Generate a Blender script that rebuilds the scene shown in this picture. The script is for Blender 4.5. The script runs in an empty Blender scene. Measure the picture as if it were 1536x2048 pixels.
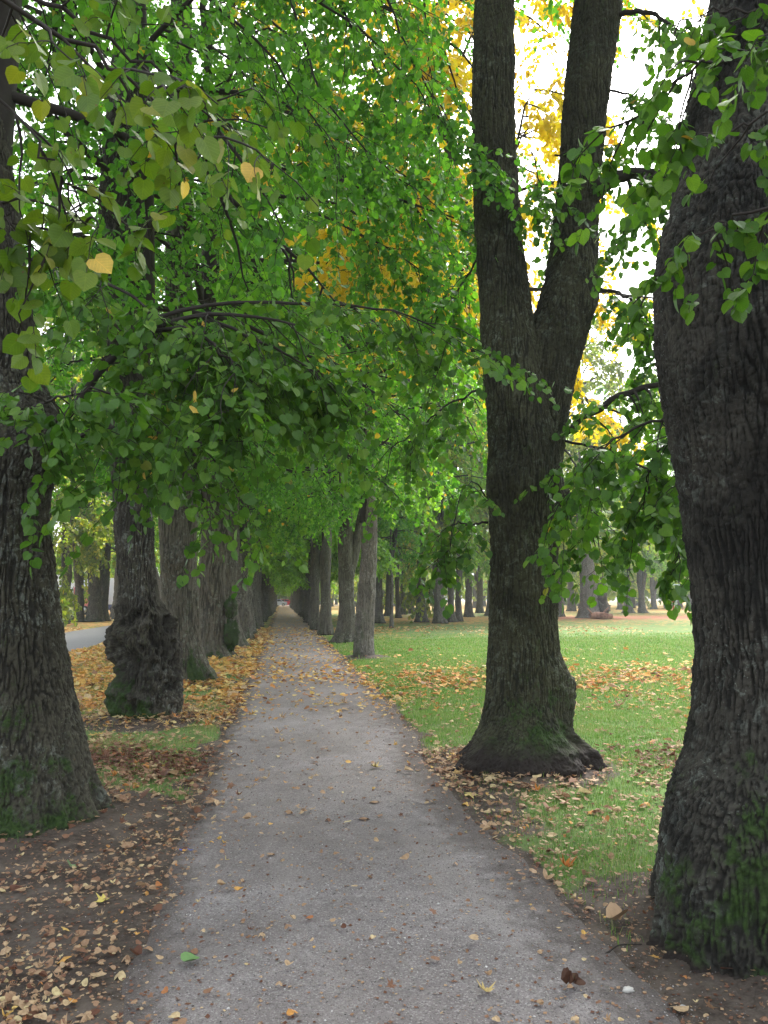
import bpy, math, random
import numpy as np
from mathutils import Vector
SC = bpy.context.scene
rng = np.random.default_rng(7)
random.seed(7)

# ------------------------------------------------------------------ camera
F = 1537.0; YAW = math.atan(0.1312); PIT = math.atan(0.1132); CH = 1.55
cd = bpy.data.cameras.new('camera'); cam = bpy.data.objects.new('camera', cd)
SC.collection.objects.link(cam); SC.camera = cam
cd.sensor_fit = 'VERTICAL'; cd.sensor_height = 36.0; cd.lens = F / 2048 * 36.0
cd.clip_start = 0.05; cd.clip_end = 1500
cam.location = (0, 0, CH); cam.rotation_euler = (math.pi/2 + PIT, 0, -YAW)
_sy, _cy, _sp, _cp = math.sin(YAW), math.cos(YAW), math.sin(PIT), math.cos(PIT)
FW = np.array([_sy*_cp, _cy*_cp, _sp]); UP = np.array([-_sy*_sp, -_cy*_sp, _cp]); RT = np.array([_cy, -_sy, 0.])
CP = np.array([0, 0, CH])
def ray(px, py): return FW + RT*((px-768)/F) - UP*((py-1024)/F)
def at(px, py, Y):
    d = ray(px, py); return CP + d*(Y/d[1])
def gp(px, py):
    d = ray(px, py); return CP + d*(-CH/d[2])

# ------------------------------------------------------------------ light
SUN_EL, SUN_AZ = math.radians(52), math.radians(25)
w = bpy.data.worlds.new('World'); SC.world = w; w.use_nodes = True
nt = w.node_tree; bg = nt.nodes['Background']
sky = nt.nodes.new('ShaderNodeTexSky'); sky.sky_type = 'NISHITA'; sky.sun_disc = False
sky.sun_elevation = SUN_EL; sky.sun_rotation = SUN_AZ; sky.air_density = 1.0; sky.dust_density = 4.0; sky.ozone_density = 1.0
hs = nt.nodes.new('ShaderNodeHueSaturation'); hs.inputs['Saturation'].default_value = 0.28
nt.links.new(sky.outputs[0], hs.inputs['Color']); nt.links.new(hs.outputs[0], bg.inputs[0])
bg.inputs[1].default_value = 0.15
sl = bpy.data.lights.new('sun', 'SUN'); sl.energy = 1.5; sl.angle = math.radians(20); sl.color = (1, .96, .9)
so = bpy.data.objects.new('sun', sl); SC.collection.objects.link(so)
so.rotation_euler = (math.pi/2 - SUN_EL, 0, math.pi - SUN_AZ)
SC.view_settings.view_transform = 'Standard'; SC.view_settings.look = 'None'
SC.view_settings.exposure = 2.18; SC.view_settings.gamma = 1.0
SC.render.engine = 'CYCLES'
cy = SC.cycles; cy.max_bounces = 8; cy.diffuse_bounces = 5; cy.transmission_bounces = 5; cy.glossy_bounces = 2
cy.transparent_max_bounces = 4; cy.use_denoising = True; cy.caustics_reflective = False; cy.caustics_refractive = False
cy.use_adaptive_sampling = False

# ------------------------------------------------------------------ noise
_p = np.random.default_rng(3).permutation(256); _p = np.concatenate([_p, _p, _p])
_g = np.array([[1,1,0],[-1,1,0],[1,-1,0],[-1,-1,0],[1,0,1],[-1,0,1],[1,0,-1],[-1,0,-1],[0,1,1],[0,-1,1],[0,1,-1],[0,-1,-1]], float)
def perlin(x, y, z=0.0):
    x, y, z = np.broadcast_arrays(np.asarray(x, float), np.asarray(y, float), np.asarray(z, float))
    xi, yi, zi = np.floor(x).astype(int), np.floor(y).astype(int), np.floor(z).astype(int)
    xf, yf, zf = x-xi, y-yi, z-zi; xi, yi, zi = xi & 255, yi & 255, zi & 255
    f = lambda t: t*t*t*(t*(t*6-15)+10)
    u, v, s = f(xf), f(yf), f(zf)
    def gr(i, j, k):
        h = _p[_p[_p[xi+i]+yi+j]+zi+k] % 12; g = _g[h]
        return g[..., 0]*(xf-i)+g[..., 1]*(yf-j)+g[..., 2]*(zf-k)
    l = lambda a, b, t: a+(b-a)*t
    return l(l(l(gr(0,0,0), gr(1,0,0), u), l(gr(0,1,0), gr(1,1,0), u), v), l(l(gr(0,0,1), gr(1,0,1), u), l(gr(0,1,1), gr(1,1,1), u), v), s)
def fbm(x, y, z=0.0, o=3):
    r = 0; a = 1.0; f = 1.0
    for _ in range(o):
        r = r + a*perlin(np.asarray(x)*f+_*17.3, np.asarray(y)*f, np.asarray(z)*f); a *= .5; f *= 2.03
    return r
def sstep(a, b, x):
    t = np.clip((x-a)/(b-a), 0, 1); return t*t*(3-2*t)
def nrm(v): return v/np.maximum(np.linalg.norm(v, axis=-1, keepdims=True), 1e-9)

# ------------------------------------------------------------------ mesh helpers
class MB:
    def __init__(s): s.v = []; s.f = []; s.m = []; s.a = {}; s.n = 0; s.sm = []
    def add(s, v, f, mat=0, smooth=True, **attrs):
        v = np.asarray(v, float).reshape(-1, 3); f = np.asarray(f, np.int64)
        s.v.append(v); s.f.append(f+s.n); s.m.append(np.full(len(f), mat)); s.sm.append(np.full(len(f), smooth))
        for k in set(list(s.a)+list(attrs)):
            if k not in s.a: s.a[k] = [np.zeros(s.n)] if s.n else []
            val = attrs.get(k, 0.0); s.a[k].append(np.broadcast_to(np.asarray(val, float), (len(v),)))
        s.n += len(v)
    def mesh(s, name, mats):
        me = bpy.data.meshes.new(name)
        V = np.concatenate(s.v); me.vertices.add(len(V)); me.vertices.foreach_set('co', V.ravel())
        loops = np.concatenate([f.ravel() for f in s.f]); sizes = np.concatenate([np.full(len(f), f.shape[1]) for f in s.f])
        me.loops.add(len(loops)); me.loops.foreach_set('vertex_index', loops.astype(np.int32))
        me.polygons.add(len(sizes)); st = np.concatenate([[0], np.cumsum(sizes)[:-1]])
        me.polygons.foreach_set('loop_start', st.astype(np.int32))
        me.polygons.foreach_set('material_index', np.concatenate(s.m).astype(np.int32))
        me.polygons.foreach_set('use_smooth', np.concatenate(s.sm).astype(bool))
        for k, l in s.a.items():
            at_ = me.attributes.new(k, 'FLOAT', 'POINT'); at_.data.foreach_set('value', np.concatenate(l))
        for m in mats: me.materials.append(m)
        me.update(calc_edges=True)
        return me
    def build(s, name, mats, parent=None, loc=None):
        o = bpy.data.objects.new(name, s.mesh(name, mats)); SC.collection.objects.link(o)
        if parent: o.parent = parent
        if loc is not None: o.location = loc
        return o
def tag(o, label=None, cat=None, group=None, kind=None):
    for k, v in (('label', label), ('category', cat), ('group', group), ('kind', kind)):
        if v: o[k] = v
    return o
def empty(name, loc, label, cat, group=None, rz=0):
    o = bpy.data.objects.new(name, None); SC.collection.objects.link(o); o.location = loc; o.rotation_euler.z = rz
    o.empty_display_size = .2
    return tag(o, label, cat, group)
def tubes(mb, P, R, sides=5, mat=0, **at_):
    """P (n,k,3) polylines, R (n,k)"""
    P = np.asarray(P, float); R = np.asarray(R, float); n, k, _ = P.shape
    T = np.gradient(P, axis=1); T = nrm(T)
    ref = np.where(np.abs(T[..., 2:3]) > .9, np.array([1., 0, 0]), np.array([0, 0, 1.]))
    A = nrm(np.cross(T, ref)); B = np.cross(T, A)
    th = np.arange(sides)*2*math.pi/sides
    V = P[:, :, None, :] + R[:, :, None, None]*(A[:, :, None, :]*np.cos(th)[None, None, :, None]+B[:, :, None, :]*np.sin(th)[None, None, :, None])
    i = np.arange(n)[:, None, None]*k*sides; j = np.arange(k-1)[None, :, None]*sides; s_ = np.arange(sides)[None, None, :]; s2 = (s_+1) % sides
    q = np.stack(np.broadcast_arrays(i+j+s_, i+j+s2, i+j+sides+s2, i+j+sides+s_), -1).reshape(-1, 4)
    mb.add(V.reshape(-1, 3), q, mat, True, **at_)
def box(mb, c, s, mat=0, rz=0):
    c = np.asarray(c, float); s = np.asarray(s, float)/2
    v = np.array([[x, y, z] for x in (-1, 1) for y in (-1, 1) for z in (-1, 1)])*s
    if rz: v = v @ np.array([[math.cos(rz), math.sin(rz), 0], [-math.sin(rz), math.cos(rz), 0], [0, 0, 1]])
    mb.add(v+c, [[0,1,3,2],[4,6,7,5],[0,4,5,1],[2,3,7,6],[0,2,6,4],[1,5,7,3]], mat, False)

# ------------------------------------------------------------------ materials
class NT:
    def __init__(s, name):
        s.m = bpy.data.materials.new(name); s.m.use_nodes = True; s.t = s.m.node_tree; s.t.nodes.clear()
        s.out = s.n('OutputMaterial')
    def n(s, ty, **kw):
        nd = s.t.nodes.new('ShaderNode'+ty)
        for k, v in kw.items():
            if hasattr(nd, k) and k not in nd.inputs: setattr(nd, k, v)
            else: s.set(nd, k, v)
        return nd
    def set(s, nd, k, v):
        i = nd.inputs[k]
        if isinstance(v, bpy.types.NodeSocket): s.t.links.new(v, i)
        else: i.default_value = v
    def attr(s, name): return s.n('Attribute', attribute_name=name).outputs['Fac']
    def math(s, op, a, b=0.0, c=None):
        nd = s.n('Math', operation=op); s.set(nd, 0, a); s.set(nd, 1, b)
        if c is not None: s.set(nd, 2, c)
        return nd.outputs[0]
    def mix(s, f, a, b, mode='MIX'):
        nd = s.n('Mix', data_type='RGBA', blend_type=mode); s.set(nd, 0, f)
        s.set(nd, 6, (*a, 1) if isinstance(a, tuple) and len(a) == 3 else a); s.set(nd, 7, (*b, 1) if isinstance(b, tuple) and len(b) == 3 else b)
        return nd.outputs[2]
    def ramp(s, f, stops, interp='LINEAR'):
        nd = s.n('ValToRGB'); cr = nd.color_ramp; cr.interpolation = interp
        while len(cr.elements) < len(stops): cr.elements.new(.5)
        for e, (p, c) in zip(cr.elements, stops): e.position = p; e.color = (*c, 1) if len(c) == 3 else c
        s.set(nd, 0, f); return nd.outputs[0]
    def coord(s, kind='Object', scale=(1, 1, 1)):
        tc = s.n('TexCoord'); mp = s.n('Mapping'); s.set(mp, 0, tc.outputs[kind]); mp.inputs['Scale'].default_value = scale
        return mp.outputs[0]
    def noise(s, vec, scale, detail=3, rough=.55, dist=0.0):
        nd = s.n('TexNoise'); s.set(nd, 'Vector', vec); nd.inputs['Scale'].default_value = scale
        nd.inputs['Detail'].default_value = detail; nd.inputs['Roughness'].default_value = rough; nd.inputs['Distortion'].default_value = dist
        return nd.outputs['Fac']
    def mr(s, v, a, b, c=0.0, d=1.0):
        nd = s.n('MapRange'); s.set(nd, 0, v); s.set(nd, 1, a); s.set(nd, 2, b); s.set(nd, 3, c); s.set(nd, 4, d); return nd.outputs[0]
    def bump(s, h, strength, dist): 
        nd = s.n('Bump'); s.set(nd, 'Height', h); nd.inputs['Strength'].default_value = strength; nd.inputs['Distance'].default_value = dist
        return nd.outputs[0]
    def prin(s, col, rough=.8, normal=None, spec=.3, metal=0.0):
        nd = s.n('BsdfPrincipled'); s.set(nd, 'Base Color', (*col, 1) if isinstance(col, tuple) and len(col) == 3 else col)
        s.set(nd, 'Roughness', rough); s.set(nd, 'Specular IOR Level', spec); s.set(nd, 'Metallic', metal)
        if normal is not None: s.set(nd, 'Normal', normal)
        return nd.outputs[0]
    def done(s, sh): s.t.links.new(sh, s.out.inputs[0]); return s.m

def leaf_mat(name, stops, trans=.45, tb=1.5, vein=False):
    N = NT(name); a = N.attr('lv')
    col = N.ramp(a, stops)
    big = N.noise(N.coord('Object'), .55, 2)
    oi = N.n('ObjectInfo').outputs['Random']
    col = N.mix(N.mr(big, .35, .7, 0, .45), col, (1.5, 1.3, .8), 'MULTIPLY')
    col = N.mix(N.math('MULTIPLY', oi, .22), col, (1.25, 1.0, .6), 'MULTIPLY')
    col = N.mix(N.mr(N.noise(N.coord(), 38, 3, .6), .4, .75, 0, .45), col, (.55, .6, .5), 'MULTIPLY')
    nb = None
    if vein:
        lu = N.math('ABSOLUTE', N.attr('lu')); lw = N.attr('lw')
        fr = N.math('FRACT', N.math('MULTIPLY', N.math('SUBTRACT', lw, N.math('MULTIPLY', lu, .8)), 6.0))
        vn = N.math('MAXIMUM', N.mr(N.math('ABSOLUTE', N.math('SUBTRACT', fr, .5)), .0, .10, 1, 0), N.mr(lu, .0, .03, 1, 0))
        col = N.mix(N.math('MULTIPLY', vn, .4), col, (1.7, 1.5, 1.3), 'MULTIPLY')
        sp = N.mr(N.noise(N.coord(), 55, 2), .70, .76); col = N.mix(N.math('MULTIPLY', sp, .75), col, (.12, .06, .02))
        nb = N.bump(vn, .35, .004)
    p = N.prin(col, .5, nb, .4)
    t = N.n('BsdfTranslucent'); N.set(t, 'Color', N.mix(1.0, col, (tb*1.02, tb*1.15, tb*.45), 'MULTIPLY'))
    mx = N.n('MixShader'); mx.inputs[0].default_value = trans; N.set(mx, 1, p); N.set(mx, 2, t.outputs[0])
    return N.done(mx.outputs[0])
M = {}
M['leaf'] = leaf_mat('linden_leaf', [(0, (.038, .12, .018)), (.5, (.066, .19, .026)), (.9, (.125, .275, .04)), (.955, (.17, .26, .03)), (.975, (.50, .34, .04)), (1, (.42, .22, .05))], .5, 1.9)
M['leafhero'] = leaf_mat('linden_leaf_shaded', [(0, (.036, .105, .014)), (.5, (.066, .17, .02)), (.9, (.12, .24, .03)), (.95, (.16, .22, .04)), (.975, (.55, .40, .08)), (1, (.5, .30, .08))], .4, 1.3, True)
M['leafnear'] = leaf_mat('olive_linden_leaf', [(0, (.05, .115, .010)), (.5, (.085, .16, .014)), (.9, (.12, .19, .02)), (.94, (.2, .22, .03)), (.95, (.55, .42, .10)), (1, (.5, .34, .10))], .38, 1.3, True)
M['leaffar'] = leaf_mat('hazed_linden_leaf', [(0, (.08, .17, .03)), (.5, (.13, .26, .04)), (.9, (.21, .34, .055)), (1, (.40, .34, .08))], .5, 1.9)  # far crowns: distance haze and brightness put into a paler leaf green
M['leafyel'] = leaf_mat('yellowing_linden_leaf', [(0, (.08, .13, .03)), (.5, (.16, .22, .05)), (.8, (.28, .30, .06)), (1, (.42, .33, .07))], .5, 1.6)
M['leafmap'] = leaf_mat('maple_leaf', [(0, (.60, .42, .03)), (.4, (.72, .53, .05)), (.8, (.74, .60, .09)), (1, (.6, .24, .03))], .45, .95)

def bark_mat(name, base, dark, lichen, moss=1.0, fine=1.0, fur=True, stain=0.0):
    N = NT(name); co = N.coord('Object')
    n1 = N.noise(co, 2.2, 4, .6); col = N.mix(N.mr(n1, .35, .65), base, tuple(c*.62 for c in base))
    nf = N.noise(co, 45, 4, .7); col = N.mix(N.mr(nf, .3, .75, 0, .55), col, tuple(c*1.5 for c in base))
    li = N.noise(co, 14, 5, .7, .6); li2 = N.noise(co, 1.3, 2)
    lm = N.math('MULTIPLY', N.mr(li, .53, .60), N.mr(li2, .40, .58)); col = N.mix(N.math('MULTIPLY', lm, .75), col, lichen)
    # stretched furrows for trunks too coarse to carry them in geometry
    sp = N.mr(N.noise(co, 75, 2, .5), .66, .70); col = N.mix(N.math('MULTIPLY', sp, N.mr(N.noise(co, 2.6, 2), .4, .6, .15, .8)), col, tuple(c*1.25 for c in lichen))
    if stain: col = N.mix(N.math('MULTIPLY', N.mr(N.noise(co, 1.6, 3, .6, .6), .47, .58), stain), col, tuple(c*.22 for c in base))
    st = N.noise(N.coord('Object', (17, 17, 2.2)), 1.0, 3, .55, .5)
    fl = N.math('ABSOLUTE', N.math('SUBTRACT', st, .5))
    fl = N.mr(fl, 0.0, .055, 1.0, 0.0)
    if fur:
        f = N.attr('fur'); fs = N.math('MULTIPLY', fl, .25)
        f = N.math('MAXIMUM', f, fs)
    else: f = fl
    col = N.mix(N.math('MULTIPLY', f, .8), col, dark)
    ms = N.attr('moss'); mn = N.noise(co, 6, 5, .65)
    mk = N.mr(N.math('ADD', ms, N.math('SUBTRACT', N.math('MULTIPLY', N.math('SUBTRACT', mn, .5), 2.2), N.math('MULTIPLY', f, .35))), .42, .75)
    mcol = N.mix(N.mr(nf, .35, .7), (.010, .026, .004), (.038, .08, .012))
    col = N.mix(N.math('MULTIPLY', mk, .85*moss), col, mcol)
    so_ = N.attr('soil'); col = N.mix(N.mr(N.math('ADD', so_, N.math('MULTIPLY', N.math('SUBTRACT', mn, .5), .8)), .5, .75), col, (.024, .019, .016))
    h = N.math('ADD', N.math('MULTIPLY', nf, .5), N.math('MULTIPLY', f, -1.0 if not fur else -.5))
    h = N.math('ADD', h, N.math('MULTIPLY', N.noise(co, 160, 3, .6), .25))
    return N.done(N.prin(col, .88, N.bump(h, .9*fine, .012), .25))
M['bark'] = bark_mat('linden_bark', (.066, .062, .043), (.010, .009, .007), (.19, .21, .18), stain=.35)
M['barkgreen'] = bark_mat('mossy_linden_bark', (.056, .057, .031), (.008, .008, .005), (.14, .16, .12), stain=.45)
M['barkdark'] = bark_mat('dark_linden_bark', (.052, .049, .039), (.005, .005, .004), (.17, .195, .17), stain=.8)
M['barkgrey'] = bark_mat('furrowed_grey_bark', (.115, .105, .08), (.02, .018, .014), (.20, .22, .18))
M['barkburl'] = bark_mat('burled_linden_bark', (.075, .068, .052), (.012, .010, .008), (.24, .26, .23), 1.1, stain=.5)
M['barkfar'] = bark_mat('grey_linden_bark', (.112, .102, .08), (.02, .016, .012), (.24, .25, .21), .8, 1.0, False)
M['barkpale'] = bark_mat('pale_grey_bark', (.17, .155, .135), (.05, .043, .036), (.32, .32, .29), .7, 1.0, False)
N = NT('twig_bark'); M['twig'] = N.done(N.prin(N.mix(N.noise(N.coord(), 20), (.018, .014, .012), (.04, .034, .028)), .85))

# ------------------------------------------------------------------ leaves
TL_HERO = (np.array([[0,.06,0],[.20,-.07,.02],[.46,.06,.06],[.55,.34,.07],[.44,.66,.03],[.19,.86,-.02],[0,1.0,-.09],[0,.5,-.02],
                     [-.20,-.07,.02],[-.46,.06,.06],[-.55,.34,.07],[-.44,.66,.03],[-.19,.86,-.02]]),
           [[0,1,2,3],[0,3,4,7],[7,4,5,6],[0,10,9,8],[0,7,11,10],[7,6,12,11]])
TL_MID = (np.array([[0,0,0],[.46,.12,.07],[.42,.62,.05],[0,1.0,-.08],[-.42,.62,.05],[-.46,.12,.07]]), [[0,1,2,3],[0,3,4,5]])
TL_FAR = (np.array([[0,0,0],[.45,.42,.04],[0,1,-.04],[-.45,.45,.04]]), [[0,1,2,3]])
def _star():
    a = [(-90, .12), (-60, .42), (-28, .62), (-8, .34), (20, .82), (38, .40), (62, .55), (74, .42), (90, 1.0)]
    pts = []
    for d, r in a: pts.append((r*math.cos(math.radians(d))*.75, .35+r*math.sin(math.radians(d))*.7))
    left = [(-x, y) for x, y in pts[1:-1]][::-1]
    P = pts+left; P = [(0, .38)]+P
    V = np.array([[x, y, .12*(x*x*2)-.05*y] for x, y in P]); n = len(P)-1
    return V, [[0, 1+i, 1+(i+1) % n] for i in range(n)]
TL_STAR = _star()
def put_leaves(mb, pos, d, nr, size, lv, tpl, mat=0, curl=None, **ex):
    d = nrm(d); nr = nrm(nr - (nr*d).sum(-1, keepdims=True)*d); x = np.cross(d, nr)
    V, Fc = tpl; Fc = np.asarray(Fc); n = len(pos); k = len(V)
    W = np.broadcast_to(V[None], (n, k, 3)).copy()
    if curl is not None:
        W[..., 2] += curl[:, None]*((W[..., 0]**2)*2.2+((W[..., 1]-.45)**2)*1.2)
    s = np.asarray(size)[:, None, None]
    P = pos[:, None, :]+s*(W[..., 0:1]*x[:, None]+W[..., 1:2]*d[:, None]+W[..., 2:3]*nr[:, None])
    f = (Fc[None]+(np.arange(n)*k)[:, None, None]).reshape(-1, Fc.shape[1])
    if tpl is TL_HERO and 'wm' not in ex: ex = dict(ex, lu=None, lw=None)
    ex = {q: (np.tile(V[:, 0 if q == 'lu' else 1], n) if v is None else np.repeat(v, k)) for q, v in ex.items()}
    mb.add(P.reshape(-1, 3), f, mat, False, lv=np.repeat(lv, k), **ex)

def spray(mb_w, mb_l, P, m, size, tpl, g, r0=.004, wood=True, droop=.35, petiole=False, updn=.75, mats=(0, 1), lvb=0.0):
    """P (n,k,3) twigs; m leaves on each"""
    n, k, _ = P.shape
    if wood: tubes(mb_w, P, np.linspace(r0, r0*.4, k)[None].repeat(n, 0), 3, mats[0])
    t = np.linspace(.12, 1.0, m)[None]+g.uniform(-.4/m, .4/m, (n, m)); t = np.clip(t, 0, .999)*(k-1)
    i = t.astype(int); fr = (t-i)[..., None]; ii = np.arange(n)[:, None]
    a, b = P[ii, i], P[ii, i+1]; pos = a+(b-a)*fr; tan = nrm(b-a)
    sgn = np.where(np.arange(m) % 2 == 0, 1., -1.)[None, :, None]
    side = nrm(np.cross(tan, np.array([0, 0, 1.]))+1e-4)*sgn
    d = nrm(side*.85+tan*.55+np.array([0, 0, -droop])+g.normal(0, .28, (n, m, 3)))
    d[:, -1] = nrm(tan[:, -1]+np.array([0, 0, -droop*.6]))
    nr = np.array([0, 0, updn])+g.normal(0, .42, (n, m, 3))
    sz = size*g.uniform(.6, 1.25, (n, m))
    st = pos+d*sz[..., None]*.28
    if petiole:
        tubes(mb_w, np.stack([pos.reshape(-1, 3), st.reshape(-1, 3)], 1), np.full((n*m, 2), .0011), 3, mats[0])
    lv = np.clip(g.uniform(0, .86, (n, m))+g.normal(0, .05, (n, 1))+lvb, 0, .93); lv = np.where(g.random((n, m)) > .992, g.uniform(.95, 1, (n, m)), lv)
    put_leaves(mb_l, st.reshape(-1, 3), d.reshape(-1, 3), nr.reshape(-1, 3), sz.ravel(), lv.ravel(), tpl, mats[1])

def grow(start, direc, length, k, g, droop=.5, wob=.12):
    """arrays of polylines arching down; start (n,3) direc (n,3) length (n,)"""
    n = len(start); P = np.zeros((n, k, 3)); P[:, 0] = start; d = nrm(direc).copy(); st = (length/(k-1))[:, None]
    for i in range(1, k):
        d = nrm(d+g.normal(0, wob, (n, 3))+np.array([0, 0, -droop/(k-1)])); P[:, i] = P[:, i-1]+d*st
    return P
def sample(P, m, t0, t1, g):
    n, k, _ = P.shape
    t = np.linspace(t0, t1, m)[None]+g.uniform(-.5, .5, (n, m))*(t1-t0)/max(m, 1); t = np.clip(t, 0, .999)*(k-1)
    i = t.astype(int); ii = np.arange(n)[:, None]; a, b = P[ii, i], P[ii, i+1]
    return a+(b-a)*(t-i)[..., None], nrm(b-a), t/(k-1)

def crown_mesh(name, seed, H0, H1, R, nl, nsub, nsp, m, size, tpl, leafmat, twigs=True, thin=0.0, lean=(0, 0), rlow=1.0, tw=.75):
    g = np.random.default_rng(seed); mb = MB()
    z0 = H0+1.2; zz = np.linspace(z0, H1*.93, nl)+g.uniform(-.3, .3, nl); u = (zz-z0)/(H1-z0)
    az = np.arange(nl)*2.399963+g.uniform(-.3, .3, nl)
    L = R*(np.sin(np.clip(u*.82+.18, 0, 1)*math.pi)**.55)*g.uniform(.75, 1.15, nl)*np.where(u < .2, rlow, 1.0)
    up = .25+.7*u
    st = np.stack([lean[0]*u*3, lean[1]*u*3, zz], -1)
    d = np.stack([np.cos(az), np.sin(az), up], -1)
    LP = grow(st, d, L*1.15, 7, g, .85, .1)
    tubes(mb, LP, np.linspace(.06, .010, 7)[None]*g.uniform(.6, 1.1, (nl, 1)), 6, 0)
    # leader
    zc = np.linspace(H0, H1, 8); LC = np.stack([lean[0]*3*(zc-z0)/(H1-z0)+g.normal(0, .12, 8), g.normal(0, .12, 8)+lean[1]*3*(zc-z0)/(H1-z0), zc], -1)[None]
    LC[0, 0, :2] = 0
    tubes(mb, LC, np.linspace(.19, .02, 8)[None], 8, 0)
    sp, stn, tt = sample(LP, nsub, .12, .98, g)
    side = nrm(np.cross(stn, np.array([0, 0, 1.])))*g.choice([-1., 1.], (nl, nsub, 1))
    sd = side*g.uniform(.4, 1.2, (nl, nsub, 1))+stn*.8+g.normal(0, .25, (nl, nsub, 3))
    sl_ = (L[:, None]*.42*(1.15-tt*.6))*g.uniform(.6, 1.25, (nl, nsub))
    SP = grow(sp.reshape(-1, 3), sd.reshape(-1, 3), np.maximum(sl_.ravel(), .4), 5, g, .8, .16)
    tubes(mb, SP, np.linspace(.02, .005, 5)[None]*g.uniform(.6, 1.2, (len(SP), 1)), 4, 0)
    tp, ttn, _t = sample(SP, nsp, .1, 1., g)
    keep = g.random(tp.shape[:2]) > thin
    side = nrm(np.cross(ttn, np.array([0, 0, 1.])))*g.choice([-1., 1.], (*tp.shape[:2], 1))
    td = side*.8+ttn*.7+g.normal(0, .3, tp.shape)
    TP = grow(tp[keep], td[keep], g.uniform(.55, 1.25, keep.sum())*tw, 4, g, .9, .15)
    spray(mb, mb, TP, m, size, tpl, g, .0045, twigs)
    return mb.mesh(name, [M['twig'], leafmat])

# ------------------------------------------------------------------ ground relief
TREES = []   # (x, y, r) of trunk bases, filled before ground is made
PL, PR = -0.62, 1.60
def edge_l(y): return PL+.10*perlin(y*.9, 3.1)+.05*perlin(y*3.3, 9.)
def edge_r(y): return PR-.27*np.exp(-((y-6.4)/2.2)**2)-.06*(1-sstep(2.6, 5.0, y))+.10*perlin(y*.8, 7.7)+.05*perlin(y*3.1, 4.)
def height(x, y):
    x = np.asarray(x, float); y = np.asarray(y, float)
    off = sstep(.0, 1.2, np.maximum(PL-x, x-PR))
    roadm = 1-sstep(0, 1.0, np.abs(x+8.1)-1.9)
    h = .035*fbm(x*.35, y*.35, 0, 2)*off*(1-roadm)+.012*perlin(x*2.3, y*2.3)*off*(1-roadm)
    for tx, ty, r in TREES:
        if ty < 30:
            d = np.sqrt((x-tx)**2+(y-ty)**2); h = h+.07*np.exp(-(np.maximum(d-r, 0)/.35)**2)*sstep(-.1, .5, np.maximum(PL-x, x-PR))
    return h
def dirt(x, y):
    x = np.asarray(x, float); y = np.asarray(y, float)
    e = np.maximum(edge_l(y)-x, x-edge_r(y))
    d = 1-sstep(-.05, .24, e+.22*perlin(x*2, y*2)-.08*(x < 0))
    for tx, ty, r in TREES:
        if ty < 60:
            q = np.sqrt((x-tx)**2+((y-ty))**2)-r
            d = np.maximum(d, 1-sstep(.15, .75, q+.25*perlin(x*1.7+5, y*1.7)))
    d = np.maximum(d, .95*np.exp(-((x-1.45)/.45)**4-((y-6.6)/1.7)**4))
    L = (x < PL)*(1-sstep(5.2, 6.9, y+.8*perlin(x, y)))        # worn soil by the first left tree
    Rr = (x > PR)*(1-sstep(3.3, 4.0, y+.3*perlin(x*2, y*2)))
    return np.clip(np.maximum.reduce([d, L*1.0, Rr, .55*sstep(.0, .5, perlin(x*.9, y*.9+8))*(x < PL)]), 0, 1)
def litter(x, y):
    """fallen-leaf density, leaves per square metre (relative)"""
    x = np.asarray(x, float); y = np.asarray(y, float)
    n = .5+.9*perlin(x*.8+3, y*.8)+.4*perlin(x*2.7, y*2.7)
    n = np.clip(n, .05, 1.4)
    onp = (x > edge_l(y)) & (x < edge_r(y)); left = x <= edge_l(y); right = x >= edge_r(y)
    el = edge_l(y)-x; er = x-edge_r(y)
    dl = 1500*np.exp(-((y-3.1)/1.5)**2)*np.clip(n+.15, 0, 1.2)*(.35+.65*sstep(.35, -.1, perlin(x*1.1+9, y*1.1)))*sstep(-.02, .5, el)+260*n*np.exp(-(el/.5)**2)*(y < 12)
    dl += 1200*np.exp(-((y-7.3+.3*x)/.6)**2)*np.clip(n+.2, 0, 1.3)*(x > -3.5)*sstep(.05, .4, el)
    dl += 330*n*sstep(3.5, 5, y)+300*sstep(10.5, 13, y)*(1-sstep(22, 30, y))*np.clip(1.5*n-.15, 0, 1.3)
    dl += 80*sstep(22, 30, y)*n
    dp = 24+55*np.exp(-(np.minimum(x-edge_l(y), edge_r(y)-x)/.22)**2)*n*(y < 26)+48*np.exp(-((y-16)/3.2)**2)*(.4+n)+55*np.exp(-np.minimum(x-edge_l(y), edge_r(y)-x)**2/.05)*n+26*sstep(22, 34, y)*n
    dp += 60*np.exp(-((x-PL)/.35)**2)*(y < 8)
    dr = 130*np.exp(-(er/.35)**2)*n*(y < 9)+560*np.clip(n, .2, 1)*(y < 8.0)*(x < 4.5)+60*n*(y < 12)+230*np.exp(-((y-14.6)/2.7)**2)*np.clip(n+.1, 0, 1.3)+14*n*(y >= 5)*(y < 24)
    dr += 70*sstep(30, 44, y)*n+120*np.exp(-(((x-3.75)/.5)**2+((y-7.3)/.5)**2))
    ring = 0
    for tx, ty, r in TREES:
        if ty < 18: ring = ring+330*np.exp(-((np.sqrt((x-tx)**2+(y-ty)**2)-r-.08)/.16)**2)*n
    return (np.where(left, dl, np.where(onp, dp, dr))+ring)*((x > -6.1)|(x < -10.1)|(y > 1e9))

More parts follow.
